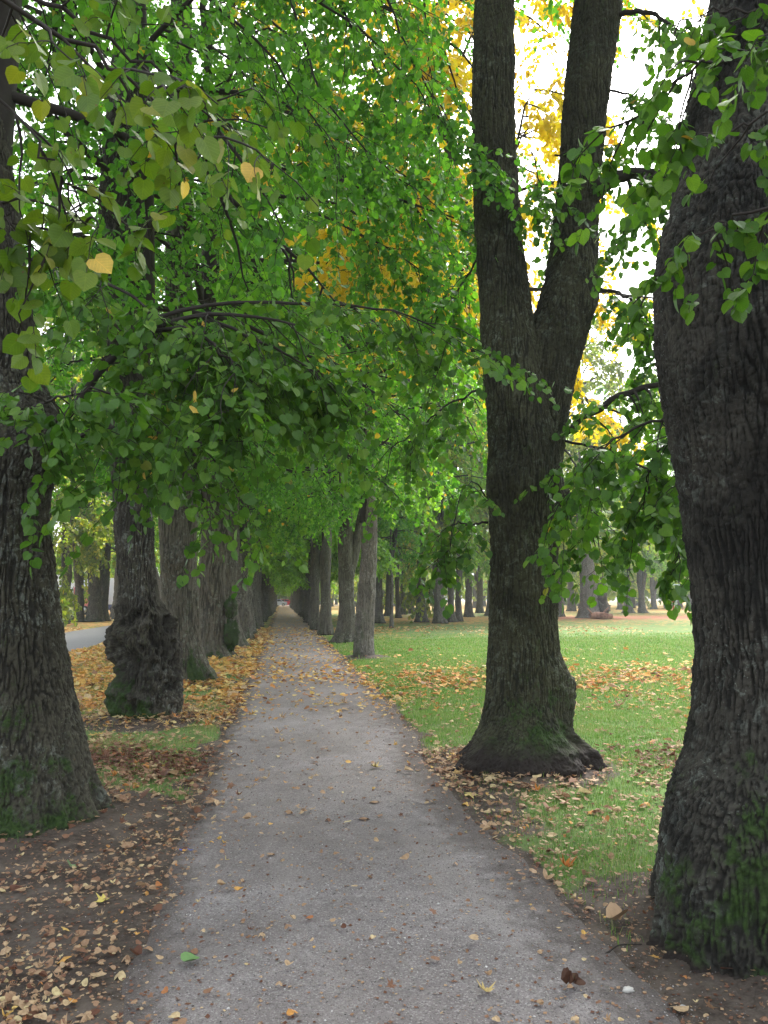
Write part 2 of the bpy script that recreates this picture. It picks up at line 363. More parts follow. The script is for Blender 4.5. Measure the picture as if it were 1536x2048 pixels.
# ------------------------------------------------------------------ trunks
def trunk(mb, rows, seed, nth, dz, bumps=(), lobes=.05, bark=.018, flare=.06, mossz=.8, mossamt=.9, sc=28., mossdir=None, ripple=0.0, knob=0.0, zf=.085, soilz=.12, bottom=-.1):
    """rows: (x, y, z, r) centreline; fine bark ridges modelled in the surface"""
    g = np.random.default_rng(seed); rows = np.array(sorted(rows, key=lambda r: r[2]), float)
    z0, z1 = rows[0, 2], rows[-1, 2]; n = int((z1-z0)/dz)+2; z = np.linspace(z0, z1, n)
    ker = np.exp(-np.linspace(-2, 2, 2*max(int(.05/dz), 1)+1)**2); ker /= ker.sum()
    def it(c):
        v = np.interp(z, rows[:, 2], rows[:, c]); p = len(ker)//2
        return np.convolve(np.pad(v, p, mode='edge'), ker, 'valid')
    cx, cy_, R = it(0), it(1), it(3)
    th = np.arange(nth)*2*math.pi/nth; ct, st_ = np.cos(th), np.sin(th)
    Z = z[:, None]+0*th[None]; so = seed*3.7
    zr = np.maximum(Z-.0, 0)
    rad = R[:, None]*(1+lobes*fbm(ct*1.6+so, st_*1.6, Z*.45, 2)+.05*perlin(ct*3+so, st_*3, Z*.9))
    rl = (np.clip(1-np.abs(perlin(ct*2.1+so, st_*2.1+5, 0*th))*3.2, -.4, 1)*1.3)[None]
    rad = rad+flare*(rl+.25)*np.exp(-zr/.22)
    if knob: kb = 1-np.abs(perlin(ct*1.9+so, st_*1.9, Z*3.4))*2.2; kb2 = 1-np.abs(perlin(ct*4+so, st_*4, Z*7))*2.2; rad = rad+knob*(1.1*kb+.5*kb2-.85)*sstep(.05, .3, Z)*(1-sstep(1.25, 1.7, Z))
    if ripple: rad = rad+ripple*(fbm(ct*3+so, st_*3, Z*3.2, 3)*np.exp(-((Z-1.0)/1.2)**2))
    X = cx[:, None]+rad*ct; Y = cy_[:, None]+rad*st_
    for (bx, by, bz, br, ba) in bumps:
        w_ = np.exp(-((X-bx)**2+(Y-by)**2+((Z-bz)*.8)**2)/br**2)
        w_ = w_*(1+.35*fbm(X*9, Y*9, Z*9, 2))
        rad = rad+ba*w_; X = cx[:, None]+rad*ct; Y = cy_[:, None]+rad*st_
    wx = fbm(X*2.5+so, Y*2.5, Z*1.6, 2); wy = fbm(X*2.5, Y*2.5+so, Z*1.6+9, 2)
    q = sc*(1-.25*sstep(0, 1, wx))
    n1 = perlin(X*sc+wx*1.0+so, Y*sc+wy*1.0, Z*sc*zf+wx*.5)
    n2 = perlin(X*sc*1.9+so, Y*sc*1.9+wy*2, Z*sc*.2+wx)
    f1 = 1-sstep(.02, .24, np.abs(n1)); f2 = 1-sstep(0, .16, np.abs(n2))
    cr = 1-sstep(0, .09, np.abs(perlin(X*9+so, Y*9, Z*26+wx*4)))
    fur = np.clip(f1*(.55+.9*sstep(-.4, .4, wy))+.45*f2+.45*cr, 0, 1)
    dsp = bark*(-fur*.8+.35*n2)+.009*fbm(X*38, Y*38, Z*26, 3)+.012*fbm(X*7+so, Y*7, Z*4, 2)
    rad2 = rad+dsp; X = cx[:, None]+rad2*ct; Y = cy_[:, None]+rad2*st_
    ms = mossamt*np.clip(1-(zr/mossz), 0, 1)**.7*(.75+.5*fbm(ct*2+so, st_*2, Z, 2)) 
    if mossdir is not None: ms = ms*(.45+.55*np.clip(np.cos(th-mossdir)[None], 0, 1))+.28*np.clip(np.cos(th-mossdir)[None], 0, 1)
    else: ms = ms+.12
    soil = np.clip(1-zr/max(soilz, .01), 0, 1)*(soilz > 0)
    V = np.stack([X, Y, Z], -1).reshape(-1, 3)
    i = np.arange(n-1)[:, None]*nth; j = np.arange(nth)[None]; j2 = (j+1) % nth
    Fq = np.stack(np.broadcast_arrays(i+j, i+j2, i+nth+j2, i+nth+j), -1).reshape(-1, 4)
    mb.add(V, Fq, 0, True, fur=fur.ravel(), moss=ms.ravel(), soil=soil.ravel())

def rows_from(px, Y):
    """px rows (py, left, right) seen at distance Y -> world centreline"""
    out = []
    for py, l, r in px:
        a, b = at(l, py, Y), at(r, py, Y); c = (a+b)/2; out.append((c[0], Y, c[2], np.linalg.norm(b-a)/2*.94))
    return out

# ================================================================== THE TREES
TREES += [(-1.72, 5.95, .48), (-1.75, 10.5, .42), (-1.62, 14.8, .45), (-1.55, 20.7, .40), (2.2, 7.25, .50), (2.25, 3.46, .46), (2.2, 20.8, .28)]
def loc_child(mb, name, mats, parent):
    o = mb.build(name, mats, parent); o.location = -parent.location; return o

# --- left foreground linden
L1 = empty('linden_tree', (-1.72, 5.95, 0), 'large linden at the left edge with mossy flared foot, nearest left of the path', 'tree', 'lindens lining the gravel path')
r1 = rows_from([(1720, -145, 232), (1665, -140, 222), (1600, -125, 205), (1500, -108, 180), (1400, -100, 157), (1300, -95, 136), (1200, -90, 119), (1100, -85, 106), (1000, -80, 102), (960, -80, 110), (905, -78, 132),
                (850, -75, 135), (800, -72, 112), (750, -70, 86), (700, -70, 79), (600, -75, 64), (500, -75, 50), (400, -75, 40), (300, -80, 22), (200, -90, 6), (0, -120, -30), (-500, -200, -140)], 5.95)
mb = MB(); k1 = at(128, 862, 5.8)
trunk(mb, r1, 11, 400, .010, bumps=[(k1[0]-.05, 5.7, k1[2], .22, .07)], mossz=.95, mossamt=1.15, sc=34, bark=.022, flare=.10, mossdir=math.radians(-110))
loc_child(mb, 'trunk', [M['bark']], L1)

# --- gnarled linden
L2 = empty('linden_tree', (-1.75, 10.5, 0), 'gnarled linden with a bulging burl-covered lower trunk, second on the left of the path', 'tree', 'lindens lining the gravel path')
r2 = rows_from([(1480, 215, 368), (1440, 228, 360), (1400, 224, 354), (1365, 232, 348), (1330, 246, 344), (1290, 240, 350), (1262, 234, 346), (1230, 244, 334), (1195, 240, 322), (1150, 233, 316), (1100, 228, 312),
                (1050, 226, 310), (1000, 224, 302), (900, 218, 292), (800, 212, 286), (700, 208, 282), (500, 195, 280), (400, 196, 280), (300, 204, 278), (200, 215, 288), (100, 224, 290), (0, 225, 285), (-300, 222, 270), (-600, 225, 255)], 10.5)
g = np.random.default_rng(5); bl = []
for i in range(30):
    a = g.uniform(-2.9, .5); z = g.uniform(.25, 1.55); r_ = .37
    bl.append((-1.75+r_*math.cos(a), 10.5+r_*math.sin(a), z, g.uniform(.07, .17), g.uniform(.03, .09)))
for px, py, br, ba in ((232, 1278, .17, .15), (348, 1262, .14, .06), (232, 1400, .2, .08), (350, 1395, .12, .07), (300, 1260, .16, .08)):
    p = at(px, py, 10.35); bl.append((*p, br, ba))
mb = MB(); trunk(mb, r2, 23, 330, .014, bumps=bl, mossz=.75, mossamt=1.1, sc=30, bark=.02, ripple=.012, knob=.085, mossdir=math.radians(-125), lobes=.06)
loc_child(mb, 'trunk', [M['barkburl']], L2)

# --- third and fourth on the left
L3 = empty('linden_tree', (-1.62, 14.8, 0), 'broad ribbed linden with splayed root foot, third on the left of the path', 'tree', 'lindens lining the gravel path')
r3 = rows_from([(1400, 335, 445), (1370, 342, 436), (1330, 338, 415), (1290, 330, 405), (1200, 322, 398), (1100, 318, 395), (1030, 315, 400), (900, 318, 392), (500, 330, 385), (0, 340, 385), (-300, 345, 380)], 14.8)
p = at(345, 1118, 14.45); mb = MB(); trunk(mb, r3, 31, 240, .03, bumps=[(*p, .18, .13), (p[0]+.2, p[1], p[2]+.05, .15, .1), (-1.3, 14.5, .2, .3, .12)], mossz=.9, mossamt=.9, sc=22, bark=.026, flare=.10, mossdir=-1.0)
loc_child(mb, 'trunk', [M['barkgrey']], L3)
L4 = empty('linden_tree', (-1.55, 20.7, 0), 'pale linden with a mossy double burl, fourth on the left of the path', 'tree', 'lindens lining the gravel path')
r4 = rows_from([(1340, 390, 482), (1315, 398, 474), (1290, 395, 460), (1250, 395, 455), (1150, 394, 452), (1080, 400, 460), (1040, 400, 462), (900, 400, 450), (500, 400, 445), (200, 405, 440)], 20.7)
b1, b2 = at(462, 1215, 20.5), at(462, 1268, 20.5); mb = MB(); trunk(mb, r4, 37, 200, .035, mossz=.7, mossamt=1, sc=14, bark=.028, flare=.10)
loc_child(mb, 'trunk', [M['barkgrey']], L4)
mb = MB()
for c, r_, s_ in ((b1, .17, 1), (b2, .2, 1.25)):
    u_, v_ = np.meshgrid(np.linspace(0, 2*math.pi, 33)[:-1], np.linspace(.02, math.pi-.02, 18)); P = np.stack([np.cos(u_)*np.sin(v_), np.sin(u_)*np.sin(v_), np.cos(v_)*s_*1.5], -1)
    P = P*r_*(1+.35*fbm(P[..., 0]*2.5+c[2]*9, P[..., 1]*2.5, P[..., 2]*2.5, 3))[..., None]+c
    i = np.arange(17)[:, None]*32; j = np.arange(32)[None]; j2 = (j+1) % 32
    mb.add(P.reshape(-1, 3), np.stack(np.broadcast_arrays(i+j, i+32+j, i+32+j2, i+j2), -1).reshape(-1, 4), 0, True, moss=.75, fur=0)
o = mb.build('burl', [M['barkdark']], L4); o.location = -L4.location; tag(o, 'dark mossy swelling on the path side of the trunk')

# --- forked linden right of the path
FT = empty('linden_tree', (2.2, 7.25, 0), 'forked linden whose trunk splits into two stems, right of the path', 'tree', 'lindens lining the gravel path')
pa = [(1600, 885, 1190), (1565, 900, 1180), (1540, 918, 1166), (1500, 942, 1146), (1450, 960, 1128), (1400, 968, 1120), (1300, 973, 1116), (1200, 976, 1115), (1100, 979, 1116), (1050, 977, 1122), (1000, 974, 1126), (950, 973, 1126),
      (900, 975, 1120), (850, 973, 1112), (800, 969, 1100), (700, 961, 1078), (650, 959, 1068), (600, 957, 1062), (500, 952, 1048), (400, 947, 1040), (300, 943, 1033), (200, 942, 1030), (100, 944, 1029), (0, 947, 1029), (-300, 950, 1020), (-700, 955, 1000)]
pb = [(960, 1040, 1118), (900, 1035, 1128), (850, 1032, 1134), (800, 1030, 1144), (750, 1036, 1156), (700, 1044, 1170), (650, 1058, 1184), (600, 1076, 1197), (560, 1088, 1199), (500, 1100, 1196), (400, 1112, 1198), (300, 1119, 1205), (200, 1126, 1217), (100, 1136, 1232), (0, 1148, 1246), (-300, 1180, 1268), (-700, 1215, 1290)]
q1, q2, q3 = at(1128, 1375, 7.2), at(1124, 1015, 7.15), at(985, 965, 7.05)
mb = MB(); trunk(mb, rows_from(pa, 7.25), 41, 400, .010, bumps=[(*q1, .2, .14), (q1[0], q1[1], q1[2]-.15, .12, .07), (*q2, .16, .10), (*q3, .16, .08), (2.05, 6.88, q3[2]-.02, .22, .05), (2.05, 6.8, .12, .25, .12), (2.42, 6.78, .1, .2, .22), (1.78, 6.95, .05, .2, .14), (2.72, 6.95, .1, .18, .2), (2.15, 6.7, .02, .16, .12)],
                 mossz=.95, mossamt=.75, sc=38, bark=.014, flare=.11, mossdir=math.radians(-90), lobes=.035, soilz=.6)
trunk(mb, rows_from(pb, 7.27), 43, 340, .011, mossz=.1, mossamt=0, sc=38, bark=.014, flare=0, mossdir=math.radians(-100), lobes=.03, soilz=-1)
loc_child(mb, 'trunk', [M['barkgreen']], FT)

# --- right foreground linden
RT_ = empty('linden_tree', (2.25, 3.46, 0), 'massive dark linden with lichen and mossy foot filling the right edge', 'tree', 'lindens lining the gravel path')
pr = [(2060, 1322, 1760), (1960, 1326, 1755), (1900, 1324, 1745), (1800, 1320, 1735), (1700, 1325, 1725), (1600, 1346, 1715), (1550, 1364, 1710), (1500, 1384, 1705), (1400, 1397, 1700), (1300, 1402, 1695), (1200, 1396, 1695), (1100, 1386, 1695),
      (1000, 1373, 1695), (900, 1352, 1695), (800, 1334, 1695), (700, 1322, 1690), (600, 1318, 1685), (500, 1324, 1680), (450, 1334, 1675), (400, 1352, 1672), (350, 1364, 1670), (300, 1373, 1668), (200, 1388, 1665), (100, 1411, 1660), (0, 1430, 1660), (-400, 1460, 1660), (-1200, 1500, 1650)]
mb = MB(); k = at(1350, 560, 3.3); k2 = at(1340, 1800, 3.25)
trunk(mb, rows_from(pr, 3.46), 53, 460, .008, bumps=[(*k, .16, .03), (*k2, .25, .04), (at(1450, 1500, 3.15)[0], 3.1, at(1450, 1500, 3.15)[2], .2, -.06)], mossz=1.1, mossamt=1.2, sc=46, bark=.019, flare=.07, zf=.07, mossdir=math.radians(-100), lobes=.05)
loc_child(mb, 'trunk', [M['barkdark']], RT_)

# --- boughs hanging into view
def bough(parent, pts, seed, r0=.03, r1=.008, nsub=10, slen=.8, ntw=5, tlen=.4, m=10, size=.068, droop=.9, tdroop=.9, mat='leafhero', tpl=TL_HERO, t0=.15, petiole=True, name='bough', down=.2, updn=.55, lvb=0.0):
    g = np.random.default_rng(seed)
    P = np.array([at(*p) for p in pts]); k = 14
    t = np.linspace(0, len(P)-1, k); Q = np.stack([np.interp(t, np.arange(len(P)), P[:, c]) for c in range(3)], -1)
    Q[1:-1] = (Q[:-2]+2*Q[1:-1]+Q[2:])/4; Q[1:-1] += g.normal(0, .012, (k-2, 3))
    mw = MB(); tubes(mw, Q[None], np.linspace(r0, r1, k)[None], 9, 0)
    sp, st, tt = sample(Q[None], nsub, t0, 1., g)
    side = nrm(np.cross(st, np.array([0, 0, 1.]))+g.normal(0, .05, st.shape))*g.choice([-1., 1.], (1, nsub, 1))
    sd = side*g.uniform(.3, 1.1, (1, nsub, 1))+st*.7+g.normal(0, .3, st.shape)+np.array([0, 0, -down])
    SPl = grow(sp.reshape(-1, 3), sd.reshape(-1, 3), slen*g.uniform(.5, 1.2, nsub), 6, g, droop, .16)
    tubes(mw, SPl, np.linspace(max(r1*.8, .005), .0022, 6)[None].repeat(nsub, 0), 5, 0)
    tp, ttn, _ = sample(SPl, ntw, .1, 1., g)
    side = nrm(np.cross(ttn, np.array([0, 0, 1.])))*g.choice([-1., 1.], (nsub, ntw, 1))
    TP = grow(tp.reshape(-1, 3), (side*.8+ttn*.8+g.normal(0, .3, tp.shape)).reshape(-1, 3), tlen*g.uniform(.5, 1.3, nsub*ntw), 5, g, tdroop, .15)
    TP = np.concatenate([TP])
    ml = MB(); spray(mw, ml, TP, m, size, tpl, g, .0024, True, .5, petiole, updn, (0, 0), lvb)
    o = mw.build(name, [M['twig']], parent); o.location = -parent.location
    l = ml.build('foliage', [M[mat]], o)
    return o
# low bough of the left tree sweeping over the path
bough(L1, [(120, 850, 5.75), (225, 712, 5.6), (300, 658, 5.5), (385, 632, 5.4), (480, 628, 5.3), (590, 650, 5.2)], 1, .032, .007, 18, .85, 6, .45, 9, down=.2, droop=1.0)
bough(L1, [(260, 680, 5.6), (360, 650, 5.2), (430, 690, 5.0), (480, 745, 4.9)], 2, .02, .006, 13, .75, 6, .45, 9, droop=1.2)
bough(L1, [(300, 640, 5.9), (450, 600, 6.0), (600, 605, 6.1), (740, 612, 6.1), (840, 640, 6.2), (930, 690, 6.3)], 3, .018, .004, 16, .85, 6, .42, 8, droop=.55)
bough(L1, [(110, 880, 5.8), (190, 860, 5.6), (290, 850, 5.5), (400, 890, 5.4)], 4, .02, .006, 15, .8, 5, .4, 9, droop=1.1)
bough(L1, [(0, 840, 5.2), (60, 820, 4.9), (130, 790, 4.6), (200, 780, 4.5)], 44, .012, .004, 12, .5, 4, .3, 9, droop=.8)
bough(L1, [(60, 520, 5.9), (190, 545, 5.6), (280, 600, 5.4), (360, 660, 5.3)], 5, .018, .005, 12, .7, 5, .4, 8)
bough(L1, [(420, 640, 5.5), (520, 680, 5.2), (600, 720, 5.2), (660, 770, 5.3)], 45, .014, .004, 9, .55, 5, .4, 9, droop=1.1)
# close leaves over the camera at upper left
bough(L1, [(-120, -60, 2.0), (60, 30, 2.1), (200, 110, 2.15), (300, 190, 2.2), (390, 290, 2.25)], 6, .009, .003, 8, .42, 3, .2, 5, .056, .7, updn=.9, lvb=.12, mat='leafnear')
bough(L1, [(-60, 130, 2.2), (20, 210, 2.2), (90, 300, 2.2), (140, 360, 2.2), (170, 450, 2.25)], 7, .006, .002, 8, .3, 2, .16, 6, .056, .7, updn=.9, lvb=.14, mat='leafnear')
bough(L1, [(-100, 360, 2.3), (-10, 400, 2.3), (60, 480, 2.3)], 8, .005, .002, 6, .25, 2, .15, 5, .056, .7, lvb=.1, mat='leafnear')
bough(L1, [(-60, -80, 3.0), (150, 40, 3.1), (330, 160, 3.2), (460, 250, 3.3)], 9, .012, .003, 9, .6, 3, .3, 6, .06, .8, mat='leafnear')
# high boughs over the path
for i, (pts, ns) in enumerate([
    ([(300, -120, 5.6), (430, 10, 5.8), (540, 110, 6.0), (620, 230, 6.2), (690, 330, 6.3)], 22),
    ([(480, -120, 6.2), (620, 0, 6.5), (740, 70, 6.6), (860, 200, 6.8), (940, 330, 6.9)], 24),
    ([(700, -140, 6.2), (770, -20, 6.5), (800, 80, 6.6), (880, 210, 6.8), (930, 300, 6.9)], 22),
    ([(560, -100, 7.2), (600, 80, 7.4), (650, 210, 7.5), (760, 330, 7.5), (860, 400, 7.5)], 22),
    ([(330, 60, 8.0), (430, 90, 8.0), (520, 180, 8.0), (600, 260, 8.0)], 16),
    ([(840, -120, 8.6), (850, 20, 8.6), (860, 140, 8.6), (880, 260, 8.6)], 16)]):
    bough(L1 if i < 3 else L2 if i < 5 else FT, pts, 60+i, .016, .004, int(ns*.6), .9, 5, .42, 8, .062, 1.0, mat='leaf', petiole=False)
bough(FT, [(955, 780, 7.3), (900, 810, 7.2), (840, 850, 7.1), (780, 900, 7.0)], 70, .012, .004, 9, .6, 4, .35, 8, mat='leafhero')
bough(FT, [(965, 500, 7.4), (930, 560, 7.6), (905, 600, 7.7), (850, 640, 7.8)], 71, .013, .004, 12, .7, 5, .35, 8, mat='leaf')
bough(FT, [(975, 1045, 7.3), (940, 1048, 7.1), (905, 1045, 7.0), (880, 1100, 7.0)], 72, .012, .004, 7, .5, 4, .3, 7)
bough(FT, [(980, 1000, 7.3), (950, 960, 7.0), (920, 980, 6.9), (900, 1100, 6.8)], 73, .008, .003, 4, .5, 4, .3, 7)
for i, pts in enumerate([[(640, -60, 9.5), (720, 80, 9.6), (800, 220, 9.6), (900, 330, 9.6)], [(560, 200, 10), (680, 300, 10), (790, 380, 10), (920, 430, 10)], [(620, 420, 9.5), (720, 470, 9.5), (820, 520, 9.5), (930, 620, 9.5)]]):
    bough(FT if i in (2, 3) else L2, pts, 200+i, .02, .004, 20, 1.1, 6, .5, 9, .078, .9, mat='leaf', petiole=False)
# curtain of leaves between the forked tree and the right tree
bough(FT, [(1125, 868, 7.2), (1185, 826, 7.0), (1250, 782, 6.8), (1335, 762, 6.5), (1420, 755, 6.3)], 80, .038, .02, 12, .7, 4, .35, 8, droop=1.0)
bough(FT, [(1125, 880, 7.2), (1190, 893, 6.8), (1260, 920, 6.4), (1330, 955, 6.0), (1400, 1000, 5.8)], 81, .014, .006, 13, .7, 5, .4, 9, droop=1.3)
bough(RT_, [(1440, 790, 4.3), (1340, 830, 4.7), (1260, 860, 5.0), (1190, 900, 5.2), (1160, 960, 5.3)], 82, .013, .005, 14, .6, 4, .35, 8, .066, droop=1.5)
bough(RT_, [(1420, 830, 4.4), (1360, 860, 4.7), (1310, 910, 4.8), (1290, 970, 4.9), (1285, 1020, 5.0)], 83, .01, .004, 12, .5, 4, .32, 8, .066, droop=1.4)
bough(RT_, [(1430, 900, 4.2), (1395, 930, 4.5), (1375, 990, 4.7), (1365, 1060, 4.8), (1355, 1120, 4.8)], 84, .007, .003, 9, .3, 3, .25, 7, .066, droop=1.2)
bough(FT, [(1130, 900, 6.9), (1160, 940, 6.2), (1180, 1020, 5.9), (1190, 1090, 5.8)], 85, .009, .004, 11, .45, 4, .3, 8, droop=1.3)
bough(FT, [(1190, 392, 7.2), (1212, 366, 7.1), (1245, 342, 7.0), (1300, 346, 6.9), (1380, 368, 6.7), (1450, 380, 6.4)], 86, .085, .03, 10, .8, 4, .3, 7, t0=.4)
bough(RT_, [(1420, 330, 5.0), (1350, 350, 5.6), (1300, 400, 6.0), (1270, 450, 6.2)], 87, .018, .005, 12, .5, 4, .3, 7)
bough(FT, [(1195, 575, 7.2), (1240, 590, 7.0), (1275, 605, 6.9), (1310, 665, 6.8), (1330, 760, 6.7)], 88, .02, .007, 14, .6, 5, .35, 8)
bough(FT, [(1240, 30, 7.1), (1290, 18, 6.9), (1340, 50, 6.7), (1400, 100, 6.5)], 89, .03, .012, 8, .5, 4, .3, 7)
bough(FT, [(1215, 180, 7.2), (1260, 190, 7.0), (1310, 230, 6.8), (1370, 280, 6.6)], 90, .014, .005, 9, .5, 4, .3, 8)
bough(FT, [(1110, 310, 7.0), (1150, 300, 6.8), (1200, 290, 6.6), (1260, 290, 6.5)], 91, .01, .004, 5, .4, 3, .3, 8)
bough(FT, [(1010, 430, 7.0), (1060, 390, 6.8), (1110, 380, 6.7)], 92, .008, .003, 7, .4, 3, .28, 7)
bough(FT, [(1060, 300, 7.6), (1100, 420, 7.6), (1120, 520, 7.6)], 93, .008, .003, 8, .4, 3, .28, 7)
bough(RT_, [(1700, 60, 2.3), (1536, 105, 2.35), (1420, 130, 2.4), (1330, 170, 2.5), (1250, 250, 2.6)], 94, .009, .003, 10, .34, 3, .18, 7, .055, .6, updn=.9)
bough(RT_, [(1650, 380, 2.3), (1530, 420, 2.4), (1450, 440, 2.5), (1360, 500, 2.6), (1300, 560, 2.7)], 95, .007, .002, 9, .24, 2, .14, 6, .055, .6, updn=.9)
bough(RT_, [(1700, -30, 3.0), (1560, 10, 3.1), (1450, 20, 3.2), (1360, 40, 3.3)], 96, .01, .003, 8, .3, 3, .2, 6, .056)
bough(RT_, [(1600, 200, 2.6), (1500, 250, 2.7), (1400, 280, 2.8), (1330, 330, 2.9)], 97, .007, .003, 6, .25, 2, .16, 6, .055)

# --- crowns
CM = [crown_mesh('linden_crown', 100+i, 3.4, 17.5, 4.6, 31, 9, 8, 17, .082, TL_MID, M['leaf'], rlow=1.0) for i in range(3)]
CHI = crown_mesh('high_linden_crown', 120, 9.5, 18, 4.4, 22, 9, 7, 15, .11, TL_FAR, M['leaf'], twigs=False)
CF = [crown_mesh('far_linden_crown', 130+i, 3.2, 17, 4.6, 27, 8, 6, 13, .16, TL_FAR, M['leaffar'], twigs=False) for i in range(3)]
CY = [crown_mesh('yellowing_crown', 140+i, 2.6+i*.8, 19, 5.6, 26, 8, 6, 12, .22, TL_FAR, M['leafyel'], twigs=False) for i in range(2)]
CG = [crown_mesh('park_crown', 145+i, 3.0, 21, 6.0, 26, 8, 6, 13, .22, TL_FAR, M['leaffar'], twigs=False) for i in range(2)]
def add_crown(parent, me, rz=0, sc=1.0, zs=1.0):
    o = bpy.data.objects.new('crown', me); SC.collection.objects.link(o); o.parent = parent; o.rotation_euler.z = rz; o.scale = (sc, sc, sc*zs); return o
CL1 = crown_mesh('sparse_linden_crown', 99, 4.3, 17.5, 4.4, 26, 8, 7, 13, .08, TL_MID, M['leaf'], thin=.25); add_crown(L1, CL1, .4).location = (-.62, 0, 0); add_crown(L2, CM[1], 1.9).location = (-.4, 0, 0); add_crown(L3, CM[2], 3.0); add_crown(L4, CM[0], 4.4)
add_crown(FT, CHI, 0.); add_crown(RT_, CHI, 2.)

# generic trunks
def gen_trunk(seed, rb, rm, H=12., gnarl=0.0, lean=0.0, mat='barkfar', fork=0.0):
    g = np.random.default_rng(seed); mb = MB()
    zs = [-.2, .05, .3, .7, 1.3, 2.2, 3.3, 4.2, 6, 9, H]
    rr = [rb*1.2, rb*1.12, rb, rb*.5+rm*.5, rm, rm*.96, rm*1.02, rm*.9, rm*.7, rm*.45, .05]
    x = np.cumsum(g.normal(0, .04, len(zs)))+np.array(zs)*lean; x -= x[1]; y = np.cumsum(g.normal(0, .04, len(zs))); y -= y[1]
    bl = [(.35*math.cos(a), .35*math.sin(a), z, g.uniform(.12, .24), g.uniform(.06, .17)) for a, z in zip(g.uniform(-3, .8, int(gnarl*9)), g.uniform(.2, 3.2, int(gnarl*9)))]
    trunk(mb, list(zip(x, y, zs, rr)), seed, 88, .06, bumps=bl, lobes=.09, bark=.02, flare=.09, mossz=.8, mossamt=.6, sc=9, ripple=.02*gnarl)
    if fork:
        trunk(mb, [(x[5]+.0, y[5], 2.0, rm*.6), (x[5]+fork*.25, y[5], 2.8, rm*.7), (x[5]+fork*.6, y[5], 4.2, rm*.62), (x[5]+fork*1.3, y[5], 7, rm*.4), (x[5]+fork*1.8, y[5], 10, .04)], seed+1, 60, .08, flare=0, mossamt=0, sc=9, soilz=-1)
    return mb.mesh('linden_trunk', [M[mat]])
GT = [gen_trunk(201, .50, .37, gnarl=.7), gen_trunk(202, .52, .38, gnarl=.3, lean=.012), gen_trunk(203, .44, .33, gnarl=1.0, lean=-.012), gen_trunk(204, .48, .35, gnarl=.2, fork=1.), gen_trunk(205, .42, .31, gnarl=.5, fork=-1.)]
def tree(x, y, trunk_me, crown_me, label, group=None, sc=1.0, rz=0., name='linden_tree', cat='tree', csc=1.0, czs=1.0, crz=None):
    e = empty(name, (x, y, 0), label, cat, group)
    o = bpy.data.objects.new('trunk', trunk_me); SC.collection.objects.link(o); o.parent = e; o.rotation_euler.z = rz; o.scale = (sc, sc, 1)
    if crown_me: add_crown(e, crown_me, rng.uniform(0, 6.28) if crz is None else crz, csc, czs)
    return e
g = np.random.default_rng(77)
ORD = ['fifth', 'sixth', 'seventh', 'eighth', 'ninth', 'tenth', 'eleventh', 'twelfth']
y = 25.3; i = 0
while y < 168:
    lab = f'linden left of the path, {ORD[i]} in its row from the camera' if i < len(ORD) else 'small distant linden far down the row left of the path'
    tree(-1.62+g.normal(0, .06), y, GT[int(g.integers(0, 5))], (CM if y < 31 else CF)[i % 3], lab, 'lindens lining the gravel path', g.uniform(.9, 1.08), g.uniform(0, 6.28))
    y += g.uniform(4.6, 5.2); i += 1
# right row
R1 = empty('linden_tree', (2.2, 20.8, 0), 'slim leaning linden with pale scaly bark, next beyond the forked tree', 'tree', 'lindens lining the gravel path')
rr = rows_from([(1340, 700, 756), (1312, 705, 750), (1280, 707, 748), (1200, 713, 752), (1120, 720, 755), (1060, 722, 756), (1000, 728, 752), (900, 730, 745), (600, 735, 742)], 20.8)
mb = MB(); trunk(mb, rr, 61, 150, .03, mossz=1.6, mossamt=.7, sc=14, bark=.014, flare=.02, mossdir=math.radians(200), lobes=.04)
loc_child(mb, 'trunk', [M['barkpale']], R1); add_crown(R1, CM[1], 2.2, .82, 1.3)
spec = [(2.18, 27.6, 3, 'broad twin-stemmed linden with dark mossy foot, just behind the slim pale one', .82, .0),
        (1.88, 33.9, 0, 'narrow dark-footed linden of the right row between the twin-stemmed and the curved one', .62, 1.),
        (1.72, 39.3, 4, 'linden with an outward curving stem near the right edge of the path', .72, 3.),
        (1.95, 46.5, 2, 'grey linden of the right row just behind the curved stem', .75, 4.),
        (1.9, 52.0, 3, 'double-stemmed grey linden leading the dense far part of the right row', .85, 0.)]
for (x, y, k, lab, s_, rz) in spec: tree(x, y, GT[k], CF[int(y) % 3], lab, 'lindens lining the gravel path', s_, rz, csc=1.1, czs=1.15)
y = 58.
while y < 168:
    tree(2.0+g.normal(0, .08), y, GT[int(g.integers(0, 5))], CF[int(g.integers(0, 3))], 'small distant linden far down the row right of the path', 'lindens lining the gravel path', g.uniform(.68, .85), g.uniform(0, 6.28))
    y += g.uniform(4.9, 5.6)
# row beyond the road
labs = ['burly linden beyond the road, leftmost in the gap by the big left trunk', 'straight linden beyond the road with a collar of knobs', 'wide mossy linden beyond the road, third in the gap', 'linden beyond the road with dark burl at its foot', 'linden beyond the road beside the gnarled trunk']
for i, (px, py, s_) in enumerate([(124, 1248, .85), (156, 1243.5, 1.0), (187, 1243, 1.15), (208, 1242, .8), (238, 1238, .9)]):
    p = gp(px, py); tree(p[0], p[1], GT[(i*2+2) % 5], CY[i % 2] if i != 3 else CF[0], labs[i], 'lindens beyond the road', s_, i*1.3, csc=1.0, czs=1.35)
for k in range(7):
    p = (-13.8+g.normal(0, .3), 68+k*7.5); tree(p[0], p[1], GT[k % 5], CF[k % 3], 'distant linden in the far part of the row beyond the road', 'lindens beyond the road', 1.1, k, czs=1.35)
tree(-13.5, 38, GT[1], CY[0], 'near linden of the row beyond the road, hidden behind the big left trunk', 'lindens beyond the road', 1.1, 2)

